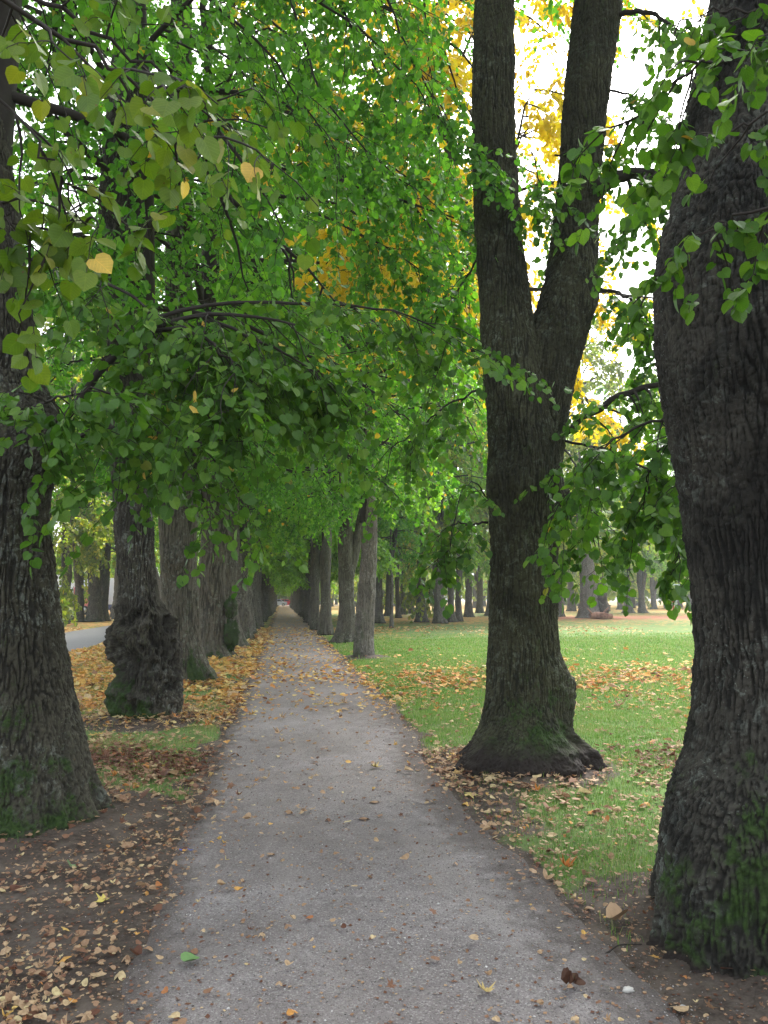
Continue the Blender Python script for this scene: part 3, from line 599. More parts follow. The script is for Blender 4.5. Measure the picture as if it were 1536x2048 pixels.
# orange maple behind the forked tree
MP = empty('maple_tree', (5.25, 17.2, 0), 'golden orange maple rising behind the forked linden', 'tree')
gm = gen_trunk(301, .3, .2, 13., mat='barkfar'); o = bpy.data.objects.new('trunk', gm); SC.collection.objects.link(o); o.parent = MP
mpl = crown_mesh('maple_crown', 302, 5.6, 19, 4.8, 28, 9, 7, 16, .12, TL_MID, M['leafmap'], thin=.22, lean=(-1.15, 0))
add_crown(MP, mpl, .3)
for i, pts in enumerate([[(1010, 640, 16.8), (930, 520, 14.5), (850, 450, 13), (760, 425, 12.2), (725, 430, 12)], [(1000, 500, 16.5), (930, 380, 14), (880, 330, 12.6), (830, 340, 12)], [(1000, 350, 16.5), (930, 200, 14), (880, 130, 12.6), (820, 110, 12)],
                         [(1010, 680, 16.5), (940, 620, 14), (880, 560, 12.6), (760, 530, 12)], [(1000, 200, 16), (940, 60, 14), (880, 20, 13), (830, 20, 12.5)]]):
    bough(MP, pts, 400+i, .04, .008, 13, 1.3, 6, .7, 9, .13, .8, mat='leafmap', tpl=TL_MID, petiole=False, t0=.4)

# park trees on the lawn: px, base py, trunk scale, crown kind
park = [(757, 1246, 1.0, 'g', 'dark linden on the lawn just right of the slim pale trunk'), (843, 1244, .95, 'g', 'straight pale grey tree on the lawn with flared foot'), (880, 1247, 1.15, 'y', 'thick lawn tree with a curving dark left edge'),
        (905, 1244, .8, 'g', 'tree pressed close to the right of the thick curving one'), (918, 1243, .75, 'y', 'short knobbly tree with dark swollen foot on the lawn'), (938, 1234, 1.0, 'y', 'pale tree behind the knobbly one on the lawn'),
        (985, 1231, 1.5, 'g', 'broad bluish grey tree just left of the forked trunk'), (1118, 1233, 1.2, 'y', 'tree close to the right side of the forked trunk'), (1257, 1226, 1.5, 'g', 'dark tree with flared foot at the red leaf carpet, left of a pair'),
        (1287, 1226, 1.4, 'g', 'right tree of the pair standing at the red leaf carpet'), (1142, 1222, 1.4, 'y', 'grey tree far behind, between forked trunk and burled tree'), (1208, 1222, 1.3, 'y', 'thin far tree just behind the burled tree'),
        (1240, 1219, 1.3, 'y', 'far tree left of the pair at the leaf carpet'), (1305, 1218, 1.5, 'y', 'far tree right of the pair at the leaf carpet'), (1340, 1212, 1.4, 'g', 'distant tree by the thin red pole'), (806, 1229, .9, 'y', 'small far tree under yellow foliage left of the straight grey one'),
        (822, 1227, .9, 'y', 'very small far tree left of the straight pale grey tree'), (797, 1236, .7, 'g', 'dark slim tree behind the thin sapling'), (960, 1226, 1.2, 'g', 'far tree left of the broad bluish one'), (775, 1232, 1., 'g', 'far tree left of the thin sapling'),
        (1380, 1216, 1.4, 'g', 'far tree almost hidden by the right foreground trunk'), (1165, 1216, 1.5, 'y', 'far tree seen left of the burled tree')]
for i, (px, py, s_, k, lab) in enumerate(park):
    p = gp(px, py); tree(p[0], p[1], GT[i % 5], (CY if k == 'y' else CG)[i % 2], lab, 'trees across the park lawn', s_*.8, i*.9, 'park_tree', csc=1.0+.1*(i % 3), czs=1.25 if px < 950 else 1.1)
p = gp(783, 1256); mb = MB(); trunk(mb, [(0, 0, -.1, .13), (0, 0, .3, .11), (.02, 0, 2, .095), (-.03, 0, 5, .07), (0, 0, 8, .03)], 401, 40, .06, flare=.01, bark=.008, mossamt=.3)
sap = mb.mesh('sapling_trunk', [M['barkfar']])
sapc = crown_mesh('sapling_crown', 402, 3.2, 8.5, 1.7, 14, 6, 5, 12, .13, TL_FAR, M['leaf'], twigs=False)
tree(p[0], p[1], sap, sapc, 'thin straight young tree at the edge of the lawn', None, 1, 0, 'young_tree')
# burled old tree
p = gp(1180, 1236); B = empty('park_tree', (p[0], p[1], 0), 'stout pale grey tree with a knotted burl low on its right side', 'tree', 'trees across the park lawn')
mb = MB(); trunk(mb, [(-.1, 0, -.2, 1.1), (-.1, 0, .2, .92), (-.05, 0, 1.0, .76), (-.05, 0, 3, .68), (-.25, 0, 5, .62), (-.5, 0, 9, .45), (-.5, 0, 14, .1)], 411, 110, .06, lobes=.05, bark=.03, flare=.15, sc=7, mossamt=.2)
mb.build('trunk', [M['barkpale']], B); add_crown(B, CY[1], 1., 1.25, 1.1)
mb = MB()
for (cx_, cz_, r_) in ((.95, 1.7, .42), (1.05, .8, .5), (.9, 2.5, .3)):
    u_, v_ = np.meshgrid(np.linspace(0, 2*math.pi, 29)[:-1], np.linspace(.02, math.pi-.02, 16)); P = np.stack([np.cos(u_)*np.sin(v_), np.sin(u_)*np.sin(v_), np.cos(v_)*1.2], -1)
    P = P*r_*(1+.5*fbm(P[..., 0]*2.5+cz_*9, P[..., 1]*2.5, P[..., 2]*2.5, 3))[..., None]+np.array([cx_, -.3, cz_])
    i = np.arange(15)[:, None]*28; j = np.arange(28)[None]; j2 = (j+1) % 28
    mb.add(P.reshape(-1, 3), np.stack(np.broadcast_arrays(i+j, i+28+j, i+28+j2, i+j2), -1).reshape(-1, 4), 0, True, moss=.2, fur=0)
mb.build('burl', [M['barkfar']], B)
# broken log beside it
p = gp(1203, 1240); mb = MB(); g = np.random.default_rng(9)
tubes(mb, np.array([[[-.9, 0, .3], [-.4, .05, .34], [.2, 0, .3], [.8, -.1, .26]]]), np.array([[.2, .27, .26, .18]]), 12)
tubes(mb, np.array([[[.1, .1, .3], [.3, .15, .6], [.55, .1, .85], [.7, .1, 1.0]], [[-.5, 0, .3], [-.8, -.1, .5], [-1.0, -.1, .75], [-1.1, 0, .9]]]), np.array([[.1, .08, .05, .02]]*2), 7)
N = NT('rotten_wood'); M['rot'] = N.done(N.prin(N.mix(N.mr(N.noise(N.coord(), 3, 4), .35, .65), (.10, .04, .022), (.30, .17, .12)), .9))
o = mb.build('broken_log', [M['rot']], None, p+np.array([0, 0, 0])); tag(o, 'reddish broken log lying beside the burled park tree', 'log')

# far wood closing the view
def far_wood():
    g = np.random.default_rng(500); ml = MB()
    n = 150; X = np.concatenate([g.uniform(6, 190, 110), g.uniform(-120, -26, 40), g.uniform(-26, 26, 24)]); Y = np.concatenate([g.uniform(118, 200, 110), g.uniform(95, 170, 40), g.uniform(194, 222, 24)]); n = len(X)
    for x, y in zip(X, Y):
        h = g.uniform(12, 19)*(1.0 if x > 6 else .8); m = 420; u = g.normal(0, 1, (m, 3)); u = nrm(u)*g.uniform(.55, 1, (m, 1))**.5
        pos = u*np.array([5.2, 5.2, h*.46])+np.array([x, y, h*.5+.6])+g.normal(0, .5, (m, 3))
        put_leaves(ml, pos, g.normal(0, 1, (m, 3)), g.normal(0, 1, (m, 3))+np.array([0, 0, .6]), g.uniform(.7, 1.4, m), np.clip(g.uniform(0, 1, m)*.8+g.uniform(-.2, .25), 0, 1), TL_FAR, 1)
        tubes(ml, np.array([[[x, y, -.1], [x, y, 3], [x+.3, y, h*.8]]]), np.array([[.5, .4, .1]]), 7, 0)
    o = ml.build('distant_wood', [M['barkfar'], M['leafyel']]); tag(o, 'yellow green wood closing the far side of the park', kind='stuff')
far_wood()

# ================================================================== GROUND
def nonuni(a, b, fine0, fine1, step, grow_=1.12):
    c = list(np.arange(fine0, fine1, step)); s = step; v = fine1
    while v < b: c.append(v); s *= grow_; v += s
    c.append(b); s = step; v = fine0-step; lo = []
    while v > a: lo.append(v); s *= grow_; v -= s
    lo.append(a); return np.array(lo[::-1]+c)
gx = nonuni(-400, 400, -6.2, 9.0, .055); gy = nonuni(-40, 600, 1.6, 21.0, .06, 1.06)
GX, GY = np.meshgrid(gx, gy); GZ = height(GX, GY)
micro = .012*perlin(GX*9, GY*9)+.006*perlin(GX*23, GY*23)
inn = sstep(0, .2, np.maximum(PL-GX, GX-PR)-.05)
near = 1-sstep(14, 22, GY)
GZ = GZ+micro*inn*near-.012*(1-sstep(0, .12, np.maximum(edge_l(GY)-GX, GX-edge_r(GY))+.12))
road = (np.abs(GX+8.1) < 1.75); GZ = np.where(road, -.03, GZ)
N = NT('lawn_ground'); co = N.coord()
dm = N.attr('dirt'); lm = N.attr('litter'); n1 = N.noise(co, 3.5, 5, .65); n2 = N.noise(co, 40, 4, .7); n3 = N.noise(co, .4, 3)
dcol = N.mix(N.mr(n2, .3, .7), (.036, .028, .023), (.095, .076, .062)); dcol = N.mix(N.mr(n1, .45, .7), dcol, (.13, .108, .09))
gcol = N.mix(N.mr(n2, .3, .7), (.05, .085, .025), (.12, .19, .05)); gcol = N.mix(N.mr(n1, .4, .7, 0, .6), gcol, (.19, .19, .085)); gcol = N.mix(N.mr(n3, .35, .65, 0, .5), gcol, (.11, .21, .055))
k = N.mr(N.math('ADD', dm, N.math('MULTIPLY', N.math('SUBTRACT', n1, .5), .9)), .42, .60)
col = N.mix(k, gcol, dcol)
vo = N.n('TexVoronoi'); N.set(vo, 'Vector', N.coord(scale=(1, .55, 1))); vo.inputs['Scale'].default_value = 5.5
lcol = N.ramp(N.n('SeparateColor').outputs[0], [(0, (.30, .10, .03))]) if False else None
sc_ = N.n('SeparateColor'); N.set(sc_, 0, vo.outputs['Color'])
lcol = N.ramp(sc_.outputs[0], [(0, (.24, .10, .04)), (.35, (.38, .19, .06)), (.7, (.48, .28, .08)), (1, (.32, .20, .09))])
rd = N.attr('redl'); lcol = N.mix(rd, lcol, (.30, .095, .065))
lk = N.math('GREATER_THAN', N.math('MULTIPLY', lm, N.math('ADD', .4, N.math('MULTIPLY', n1, 1.2))), sc_.outputs[1])
col = N.mix(N.math('MULTIPLY', lk, .9), col, lcol)
gmat = N.done(N.prin(col, .92, N.bump(N.math('ADD', n2, N.math('MULTIPLY', n1, 1.5)), .5, .03), .15))
mb = MB(); nx, ny = len(gx), len(gy)
i = np.arange(ny-1)[:, None]*nx; j = np.arange(nx-1)[None]
Fq = np.stack(np.broadcast_arrays(i+j, i+j+1, i+nx+j+1, i+nx+j), -1).reshape(-1, 4)
lit = sstep(20, 34, GY)*(.28+.25*perlin(GX*.13, GY*.1)) * (1-.85*(sstep(4, 6, GX)*(1-sstep(40, 50, GY))))
lit = lit+.6*np.exp(-((GY-58-.25*(GX-8))/7.)**2)*(GX > 4)+.45*sstep(70, 100, GY)
lit = lit+.45*(GX < -2)*sstep(10, 14, GY)
redl = np.exp(-((GY-62)/9.)**2)*sstep(16, 22, GX)
lit = np.maximum(lit, .9*redl)
mb.add(np.stack([GX, GY, GZ], -1).reshape(-1, 3), Fq, 0, True, dirt=dirt(GX, GY).ravel(), litter=np.clip(lit, 0, 1).ravel(), redl=redl.ravel())
o = mb.build('ground', [gmat]); tag(o, kind='structure')

# gravel path
ys = nonuni(-6, 176, 1.8, 12, .05, 1.03); us = np.linspace(0, 1, 61)
N = NT('gravel_path'); co = N.coord(); n1 = N.noise(co, 1.1, 4, .6); n2 = N.noise(co, 70, 4, .75); n3 = N.noise(co, 9, 4, .6)
col = N.mix(N.mr(n1, .35, .65), (.205, .186, .182), (.305, .282, .278)); col = N.mix(N.mr(n3, .35, .7, 0, .45), col, (.14, .125, .125))
vo = N.n('TexVoronoi'); N.set(vo, 'Vector', co); vo.inputs['Scale'].default_value = 150.; sc_ = N.n('SeparateColor'); N.set(sc_, 0, vo.outputs['Color'])
col = N.mix(N.math('MULTIPLY', N.mr(sc_.outputs[0], .80, .9), .55), col, (.46, .44, .43)); col = N.mix(N.math('MULTIPLY', N.mr(sc_.outputs[1], .82, .92), .5), col, (.07, .06, .058))
n0 = N.noise(co, .55, 3, .6, .4); col = N.mix(N.mr(n0, .42, .62, 0, .5), col, (.135, .115, .102)); n00 = N.noise(N.coord(scale=(2.2, .35, 1)), 1.0, 3); col = N.mix(N.mr(n00, .5, .68, 0, .4), col, (.31, .285, .27)); ed = N.attr('edge'); ek = N.mr(N.math('ADD', ed, N.math('MULTIPLY', N.math('SUBTRACT', n3, .5), .9)), .35, .75)
col = N.mix(N.math('MULTIPLY', ek, .7), col, N.mix(N.mr(n2, .35, .65), (.045, .036, .031), (.12, .10, .088)))
lk = N.math('GREATER_THAN', N.attr('litter'), sc_.outputs[2]); vo2 = N.n('TexVoronoi'); N.set(vo2, 'Vector', N.coord(scale=(1, .5, 1))); vo2.inputs['Scale'].default_value = 8.
s2 = N.n('SeparateColor'); N.set(s2, 0, vo2.outputs['Color']); lk = N.math('GREATER_THAN', N.attr('litter'), s2.outputs[0])
col = N.mix(N.math('MULTIPLY', lk, .85), col, N.mix(s2.outputs[1], (.30, .16, .07), (.48, .30, .12)))
bm = N.math('ADD', N.math('MULTIPLY', vo.outputs['Distance'], -.8), N.math('ADD', n2, n3))
pmat = N.done(N.prin(col, .9, N.bump(bm, .8, .012), .2))
YY = np.repeat(ys[:, None], 61, 1); XL, XR = edge_l(ys), edge_r(ys); XX = XL[:, None]+(XR-XL)[:, None]*us[None]
jag = .09*perlin(YY*4, 3.)*np.exp(-(us*12)**2)[None]
XX = XX+jag; PE = np.minimum(XX-XL[:, None], XR[:, None]-XX)
def pz(x, y): return .006+.006*perlin(np.asarray(x)*3, np.asarray(y)*3)+.02*np.sin((np.clip(np.asarray(x), PL, PR)-PL)/(PR-PL)*math.pi)
ZZ = pz(XX, YY)-.012*np.exp(-(np.maximum(PE, 0)/.03)**2)
edge = np.maximum(.95*np.exp(-(np.maximum(PE, 0)/(.20+.2*(XX > .5)))**1.3), .75*np.exp(-((XX-1.5)/.5)**2)*(np.exp(-((YY-3.2)/1.2)**2)+np.exp(-((YY-6.3)/1.0)**2)))
mb = MB(); i = np.arange(len(ys)-1)[:, None]*61; j = np.arange(60)[None]
mb.add(np.stack([XX, YY, ZZ], -1).reshape(-1, 3), np.stack(np.broadcast_arrays(i+j, i+j+1, i+61+j+1, i+61+j), -1).reshape(-1, 4), 0, True,
       edge=edge.ravel(), litter=(.32*sstep(26, 50, YY)+.3*sstep(60, 90, YY)).ravel())
o = mb.build('gravel_path', [pmat]); tag(o, kind='structure')
# road on the left and the street at the far end
N = NT('asphalt'); co = N.coord(); n1 = N.noise(co, 1.5, 3); n2 = N.noise(co, 60, 3)
amat = N.done(N.prin(N.mix(N.mr(n2, .3, .7), N.mix(n1, (.10, .10, .105), (.14, .14, .145)), (.17, .17, .175)), .85, N.bump(n2, .4, .01)))
mb = MB(); ys = np.arange(-20, 178, 2.); e1 = -6.2+.06*np.sin(ys*1.3); e2 = -9.95+.06*np.sin(ys*1.7+1)
v = np.concatenate([np.stack([e1, ys, 0*ys+.012], -1), np.stack([e2, ys, 0*ys+.012], -1)]); n = len(ys)
mb.add(v, [[i, i+1, n+i+1, n+i] for i in range(n-1)])
o = mb.build('road', [amat]); tag(o, kind='structure')
mb = MB(); mb.add([[-90, 178, .016], [120, 178, .016], [120, 186, .016], [-90, 186, .016]], [[0, 1, 2, 3]]); o = mb.build('cross_street', [amat]); tag(o, kind='structure')

# ------------------------------------------------------------------ fallen leaves
def scatter(n, x0, x1, y0, y1, dens, g, power=1.0):
    x = g.uniform(x0, x1, n); y = y0*(y1/y0)**(g.random(n)) if power else g.uniform(y0, y1, n)
    return x, y
def gz(x, y):
    onp = (x > edge_l(y)+.02) & (x < edge_r(y)-.02)
    return np.where(onp, pz(x, y), height(x, y)+.012*perlin(x*9, y*9)*sstep(0, .2, np.maximum(PL-x, x-PR)-.05)*(1-sstep(14, 22, y)))
N = NT('fallen_leaf'); a = N.attr('lv'); b = N.attr('wm')
c1 = N.ramp(a, [(0, (.11, .045, .028)), (.2, (.23, .12, .075)), (.45, (.38, .25, .15)), (.75, (.54, .40, .24)), (1, (.62, .52, .28))])
c2 = N.ramp(a, [(0, (.38, .15, .06)), (.3, (.60, .27, .07)), (.65, (.68, .44, .12)), (1, (.70, .58, .22))])
cc = N.mix(b, c1, c2); cc = N.mix(N.mr(N.noise(N.coord(), 60, 3), .4, .7, 0, .5), cc, (.16, .07, .03), 'MIX')
pr_ = N.prin(cc, .7, None, .3); tr = N.n('BsdfTranslucent'); N.set(tr, 'Color', cc); mx = N.n('MixShader'); mx.inputs[0].default_value = .2; N.set(mx, 1, pr_); N.set(mx, 2, tr.outputs[0]); M['litter'] = N.done(mx.outputs[0])
def litter_obj():
    g = np.random.default_rng(900); ml = MB()
    tot = 0
    for (x0, x1, y0, y1, sizek) in ((-4, 4.5, 2.2, 6, 1.), (-6, 7, 6, 12, 1.), (-9, 12, 12, 24, 1.1), (-12, 18, 24, 42, 1.5)):
        area = (x1-x0)*(y1-y0); mxd = (1500 if y1 <= 12 else 640)/sizek**2; n = int(area*mxd); x = g.uniform(x0, x1, n); y = g.uniform(y0, y1, n)
        keep = g.random(n)*mxd < litter(x, y)/sizek**2
        for tx, ty, r in TREES: keep &= ((x-tx)**2+(y-ty)**2) > (r*.82)**2
        keep &= (np.abs((x-y*.1312)/y) < .62)
        x, y = x[keep], y[keep]; n = len(x); tot += n
        wm = np.clip(sstep(9.5, 12.5, y+g.normal(0, 1.5, n))*(1-.45*sstep(24, 34, y)), 0, 1)*np.where(g.random(n) < .85, 1, 0)
        wm = np.maximum(wm, (g.random(n) < .05))
        orange = (x > PR+.3)*np.exp(-((y-14)/3.)**2)
        lv = np.clip(g.normal(.57, .25, n)-.12*(y < 9)-.25*orange-.45*np.exp(-((y-7.4+.3*x)/.7)**2)*(x < PL)-.5*np.exp(-(((x-3.75)/.6)**2+((y-7.3)/.6)**2)), 0, 1)
        star = g.random(n) < np.where(y > 9, .6, .35)
        tilt = np.stack([g.normal(0, .3, n), g.normal(0, .3, n), np.where(g.random(n) < .5, 1., -1.)], -1)
        a = g.uniform(0, 6.28, n); d = np.stack([np.cos(a), np.sin(a), g.normal(0, .15, n)], -1)
        s = sizek*(1-.34*(y < 5.5))*np.clip(g.lognormal(-3.12, .36, n)*(1+.35*(y > 10)), .02, .15)*np.where(star, 1.15-.25*(y < 6), .85)
        pos = np.stack([x, y, gz(x, y)+.006+g.uniform(0, .012, n)+.012*sizek], -1)
        cu = g.uniform(-.5, .9, n)
        for msk, tp in ((star, TL_STAR if y0 < 12 else TL_MID), (~star, TL_HERO if y0 < 6 else TL_MID)):
            put_leaves(ml, pos[msk], d[msk], tilt[msk], s[msk], lv[msk], tp, 0, cu[msk], wm=wm[msk])
    n = 60000; y = 2.2*(13/2.2)**g.random(n); x = g.uniform(-5, 5, n); k = (np.abs((x-y*.1312)/y) < .58); x, y = x[k], y[k]   # crumbled bits
    onp = (x > edge_l(y)+.1) & (x < edge_r(y)-.1); k = g.random(len(x)) < np.where(onp, .35, .9); x, y = x[k], y[k]
    for tx, ty, r in TREES: k = ((x-tx)**2+(y-ty)**2) > (r*.85)**2; x, y = x[k], y[k]
    n = len(x); a = g.uniform(0, 6.28, n)
    put_leaves(ml, np.stack([x, y, gz(x, y)+.004], -1), np.stack([np.cos(a), np.sin(a), 0*a], -1), np.stack([g.normal(0, .3, n), g.normal(0, .3, n), 1+0*a], -1), g.uniform(.004, .022, n), np.clip(g.normal(.25, .25, n), 0, 1), TL_FAR, 0, wm=np.zeros(n))
    print('litter leaves', tot)
    return ml
o = litter_obj().build('fallen_leaves', [M['litter']]); tag(o, 'fallen yellow, orange and brown leaves over path and grass', kind='stuff')

# ------------------------------------------------------------------ grass blades
N = NT('grass_blade'); a = N.attr('lv')
gc = N.ramp(a, [(0, (.055, .125, .02)), (.5, (.125, .275, .035)), (.8, (.20, .35, .06)), (1, (.34, .31, .14))])
pr_ = N.prin(gc, .6, None, .3); tr = N.n('BsdfTranslucent'); N.set(tr, 'Color', gc); mx = N.n('MixShader'); mx.inputs[0].default_value = .35; N.set(mx, 1, pr_); N.set(mx, 2, tr.outputs[0]); M['grass'] = N.done(mx.outputs[0])
def grass():
    g = np.random.default_rng(950); ml = MB(); tot = 0
    for (x0, x1, y0, y1, dn, L, W) in ((-3.5, 4.3, 3.4, 6.5, 5200, .038, .0028), (-5, 7, 6.5, 11, 3800, .042, .004), (-6, 12, 11, 20, 1500, .05, .008), (-6, 19, 20, 34, 480, .06, .017)):
        n = int((x1-x0)*(y1-y0)*dn); x = g.uniform(x0, x1, n); y = g.uniform(y0, y1, n)
        k = (np.abs((x-y*.1312)/y) < .60) & ((x < edge_l(y)-.05) | (x > edge_r(y)+.03)); x, y = x[k], y[k]
        D = dirt(x, y); pt = fbm(x*1.3+4, y*1.3, 0, 3)
        cov = (1-D)*np.where(x < 0, .26+.8*pt, .74+.85*pt+.35*(y > 7))*(1-.92*(sstep(24, 33.5, y))); cov = np.clip(cov, 0.02*(D < .8), 1)
        k = g.random(len(x)) < cov; x, y, pt = x[k], y[k], pt[k]; n = len(x); tot += n
        for tx, ty, r in TREES: 
            k = ((x-tx)**2+(y-ty)**2) > (r*.9)**2; x, y, pt = x[k], y[k], pt[k]
        n = len(x); a = g.uniform(0, 6.28, n); l = L*g.uniform(.5, 1.5, n)*(1+.35*pt); lean = g.uniform(.15, 1.1, n)
        b = np.stack([x, y, gz(x, y)-.003], -1); sd = np.stack([np.cos(a), np.sin(a), 0*a], -1)*(W*g.uniform(.7, 1.4, n))[:, None]
        ld = np.stack([-np.sin(a), np.cos(a), 0*a], -1); ld = np.stack([np.cos(a+1.3), np.sin(a+1.3), 0*a], -1)
        mid = b+np.array([0, 0, 1.])*(l*.6)[:, None]+ld*(l*.25*lean)[:, None]; tip = b+np.array([0, 0, 1.])*(l*(1-.3*lean))[:, None]+ld*(l*.8*lean)[:, None]
        V = np.stack([b-sd/2, b+sd/2, mid+sd*.35, mid-sd*.35, tip], 1).reshape(-1, 3); i0 = (np.arange(n)*5)[:, None]
        lv = np.repeat(np.clip(g.normal(.45, .2, n)+.25*pt-.2*(y < 7)+.12*(y > 8.5)+(g.random(n) < np.where(y < 7.5, .3, .12))*.5+.25*(x < 0), 0, 1), 5)
        base = ml.n; ml.add(V, i0+np.array([[0, 1, 2, 3]]), 0, False, lv=lv)
        ml.f.append(i0+np.array([[3, 2, 4]])+base); ml.m.append(np.zeros(n)); ml.sm.append(np.zeros(n, bool))
    print('grass', tot); return ml
o = grass().build('grass', [M['grass']]); tag(o, 'short lawn grass growing on both sides of the path', kind='stuff')

# ------------------------------------------------------------------ gravel stones
N = NT('gravel_stone'); a = N.attr('lv'); M['stone'] = N.done(N.prin(N.ramp(a, [(0, (.05, .045, .042)), (.5, (.17, .155, .15)), (.85, (.30, .28, .27)), (1, (.55, .54, .52))]), .85))
def stones():
    g = np.random.default_rng(970); ml = MB()
    n = 42000; y = 2.3*(9.5/2.3)**g.random(n); x = g.uniform(PL-.7, PR+.9, n); k = (np.abs((x-y*.1312)/y) < .58); x, y = x[k], y[k]
    k = g.random(len(x)) < np.where((x > PL) & (x < PR), 1, .25); x, y = x[k], y[k]; n = len(x)
    for tx, ty, r in TREES:
        k = ((x-tx)**2+(y-ty)**2) > (r*.9)**2; x, y = x[k], y[k]
    n = len(x); s = np.clip(g.lognormal(-6.1, .42, n), .001, .008)
    oc = np.array([[1, 0, 0], [0, 1, 0], [-1, 0, 0], [0, -1, 0], [0, 0, 1], [0, 0, -1.]])
    J = oc[None]*np.array([1, 1, .6])+g.normal(0, .18, (n, 6, 3)); a = g.uniform(0, 6.28, n); c, s_ = np.cos(a)[:, None], np.sin(a)[:, None]
    V = np.stack([J[..., 0]*c-J[..., 1]*s_, J[..., 0]*s_+J[..., 1]*c, J[..., 2]], -1)*s[:, None, None]+np.stack([x, y, gz(x, y)+s*.25], -1)[:, None]
    f = np.array([[0, 1, 4], [1, 2, 4], [2, 3, 4], [3, 0, 4], [1, 0, 5], [2, 1, 5], [3, 2, 5], [0, 3, 5]])
    ml.add(V.reshape(-1, 3), (f[None]+(np.arange(n)*6)[:, None, None]).reshape(-1, 3), 0, False, lv=np.repeat(np.clip(g.normal(.5, .25, n), 0, 1), 6))
    return ml
o = stones().build('loose_gravel', [M['stone']]); tag(o, 'small loose stones strewn over the path', kind='stuff')

# ------------------------------------------------------------------ small things on the ground
def stick(label, px, py, L, r, az, mat, name='twig', cat='twig', bend=.15):
    p = gp(px, py); z = float(gz(np.array(p[0]), np.array(p[1])))
    t = np.linspace(-.5, .5, 15); P = np.stack([t*L, bend*L*np.sin(t*5), .008+.006*np.cos(t*9)], -1)
    P = P @ np.array([[math.cos(az), math.sin(az), 0], [-math.sin(az), math.cos(az), 0], [0, 0, 1]])
    mb = MB(); tubes(mb, P[None], r*np.linspace(1, .4, 15)[None], 6); o = mb.build(name, [mat]); o.location = (p[0], p[1], z+r*.5); tag(o, label, cat)
stick('dark bent twig lying on the bright lawn right of the forked tree', 1245, 1512, .30, .012, .5, M['twig'])
stick('thin dark twig on bare soil by the right trunk foot', 1230, 1902, .28, .005, .02, M['twig'])
N = NT('blue_plastic'); bp = N.done(N.prin((.10, .16, .62), .35, None, .5))
stick('small blue plastic stick lying among leaves at the left path edge', 372, 1703, .085, .0035, -.25, bp, 'plastic_stick', 'litter', .02)
def rock(label, px, py, s, col, seed):
    p = gp(px, py); u_, v_ = np.meshgrid(np.linspace(0, 2*math.pi, 17)[:-1], np.linspace(.03, math.pi-.03, 9)); P = np.stack([np.cos(u_)*np.sin(v_), np.sin(u_)*np.sin(v_)*.7, np.cos(v_)*.45], -1)
    P = P*s*(1+.5*fbm(P[..., 0]*2+seed, P[..., 1]*2, P[..., 2]*2))[..., None]
    i = np.arange(8)[:, None]*16; j = np.arange(16)[None]; j2 = (j+1) % 16; mb = MB()
    mb.add(P.reshape(-1, 3), np.stack(np.broadcast_arrays(i+j, i+16+j, i+16+j2, i+j2), -1).reshape(-1, 4)); N = NT('pebble'); o = mb.build('stone', [N.done(N.prin(N.mix(N.noise(N.coord(), 50), col, tuple(c*.7 for c in col)), .85))])
    o.location = (p[0], p[1], float(gz(np.array(p[0]), np.array(p[1])))+s*.3); tag(o, label, 'stone')
rock('whitish flat pebble on dark soil at the lower right', 1257, 1990, .022, (.55, .54, .5), 1)
rock('small round grey pebble right of the whitish one', 1365, 2014, .010, (.4, .4, .38), 4)
# curled brown leaf
def big_leaf(label, px, py, size, col, tpl, curl, seed, tilt=(.2, .1)):
    p = gp(px, py); g = np.random.default_rng(seed); mb = MB(); a = g.uniform(0, 6.28)
    for q in range(1 if curl < 1.5 else 3):
        put_leaves(mb, np.array([[g.normal(0, .01), g.normal(0, .01), .006]]), np.array([[math.cos(a+q*2), math.sin(a+q*2), .25*q]]), np.array([[tilt[0]+.4*q, tilt[1], 1.]]), [size], np.array([.5]), tpl, 0, np.array([curl]))
    N = NT('leaf_colour'); o = mb.build('fallen_leaf', [N.done(N.prin(N.mix(N.noise(N.coord(), 40, 3), col, tuple(c*.6 for c in col)), .7))]); o.location = (p[0], p[1], float(gz(np.array(p[0]), np.array(p[1])))+.008); tag(o, label, 'leaf')
big_leaf('dark brown crumpled leaf on the path near the lower right corner', 1140, 1986, .045, (.09, .04, .022), TL_HERO, 1.6, 1, (.3, .25))
big_leaf('pale yellow maple leaf on the gravel beside the crumpled brown one', 978, 2008, .075, (.58, .44, .18), TL_STAR, .6, 2)
big_leaf('green leaf lying flat at the left of the path foreground', 378, 1941, .075, (.16, .30, .10), TL_HERO, .4, 3)
big_leaf('large yellow leaf alone on the gravel left of the forked tree', 742, 1543, .115, (.62, .48, .20), TL_STAR, .5, 4)
big_leaf('orange brown leaf at the grass edge below the forked tree', 1128, 1733, .10, (.50, .17, .03), TL_STAR, .9, 5)
big_leaf('pale curled leaf at the soil edge by the right trunk', 1236, 1842, .10, (.52, .36, .22), TL_HERO, .8, 6)
big_leaf('fresh yellow star shaped leaf in the lower left leaf carpet', 216, 1802, .085, (.66, .55, .14), TL_STAR, .4, 7)
big_leaf('light green leaf on the soil under the left tree', 150, 1739, .075, (.28, .42, .20), TL_HERO, .5, 8, (.5, .3))

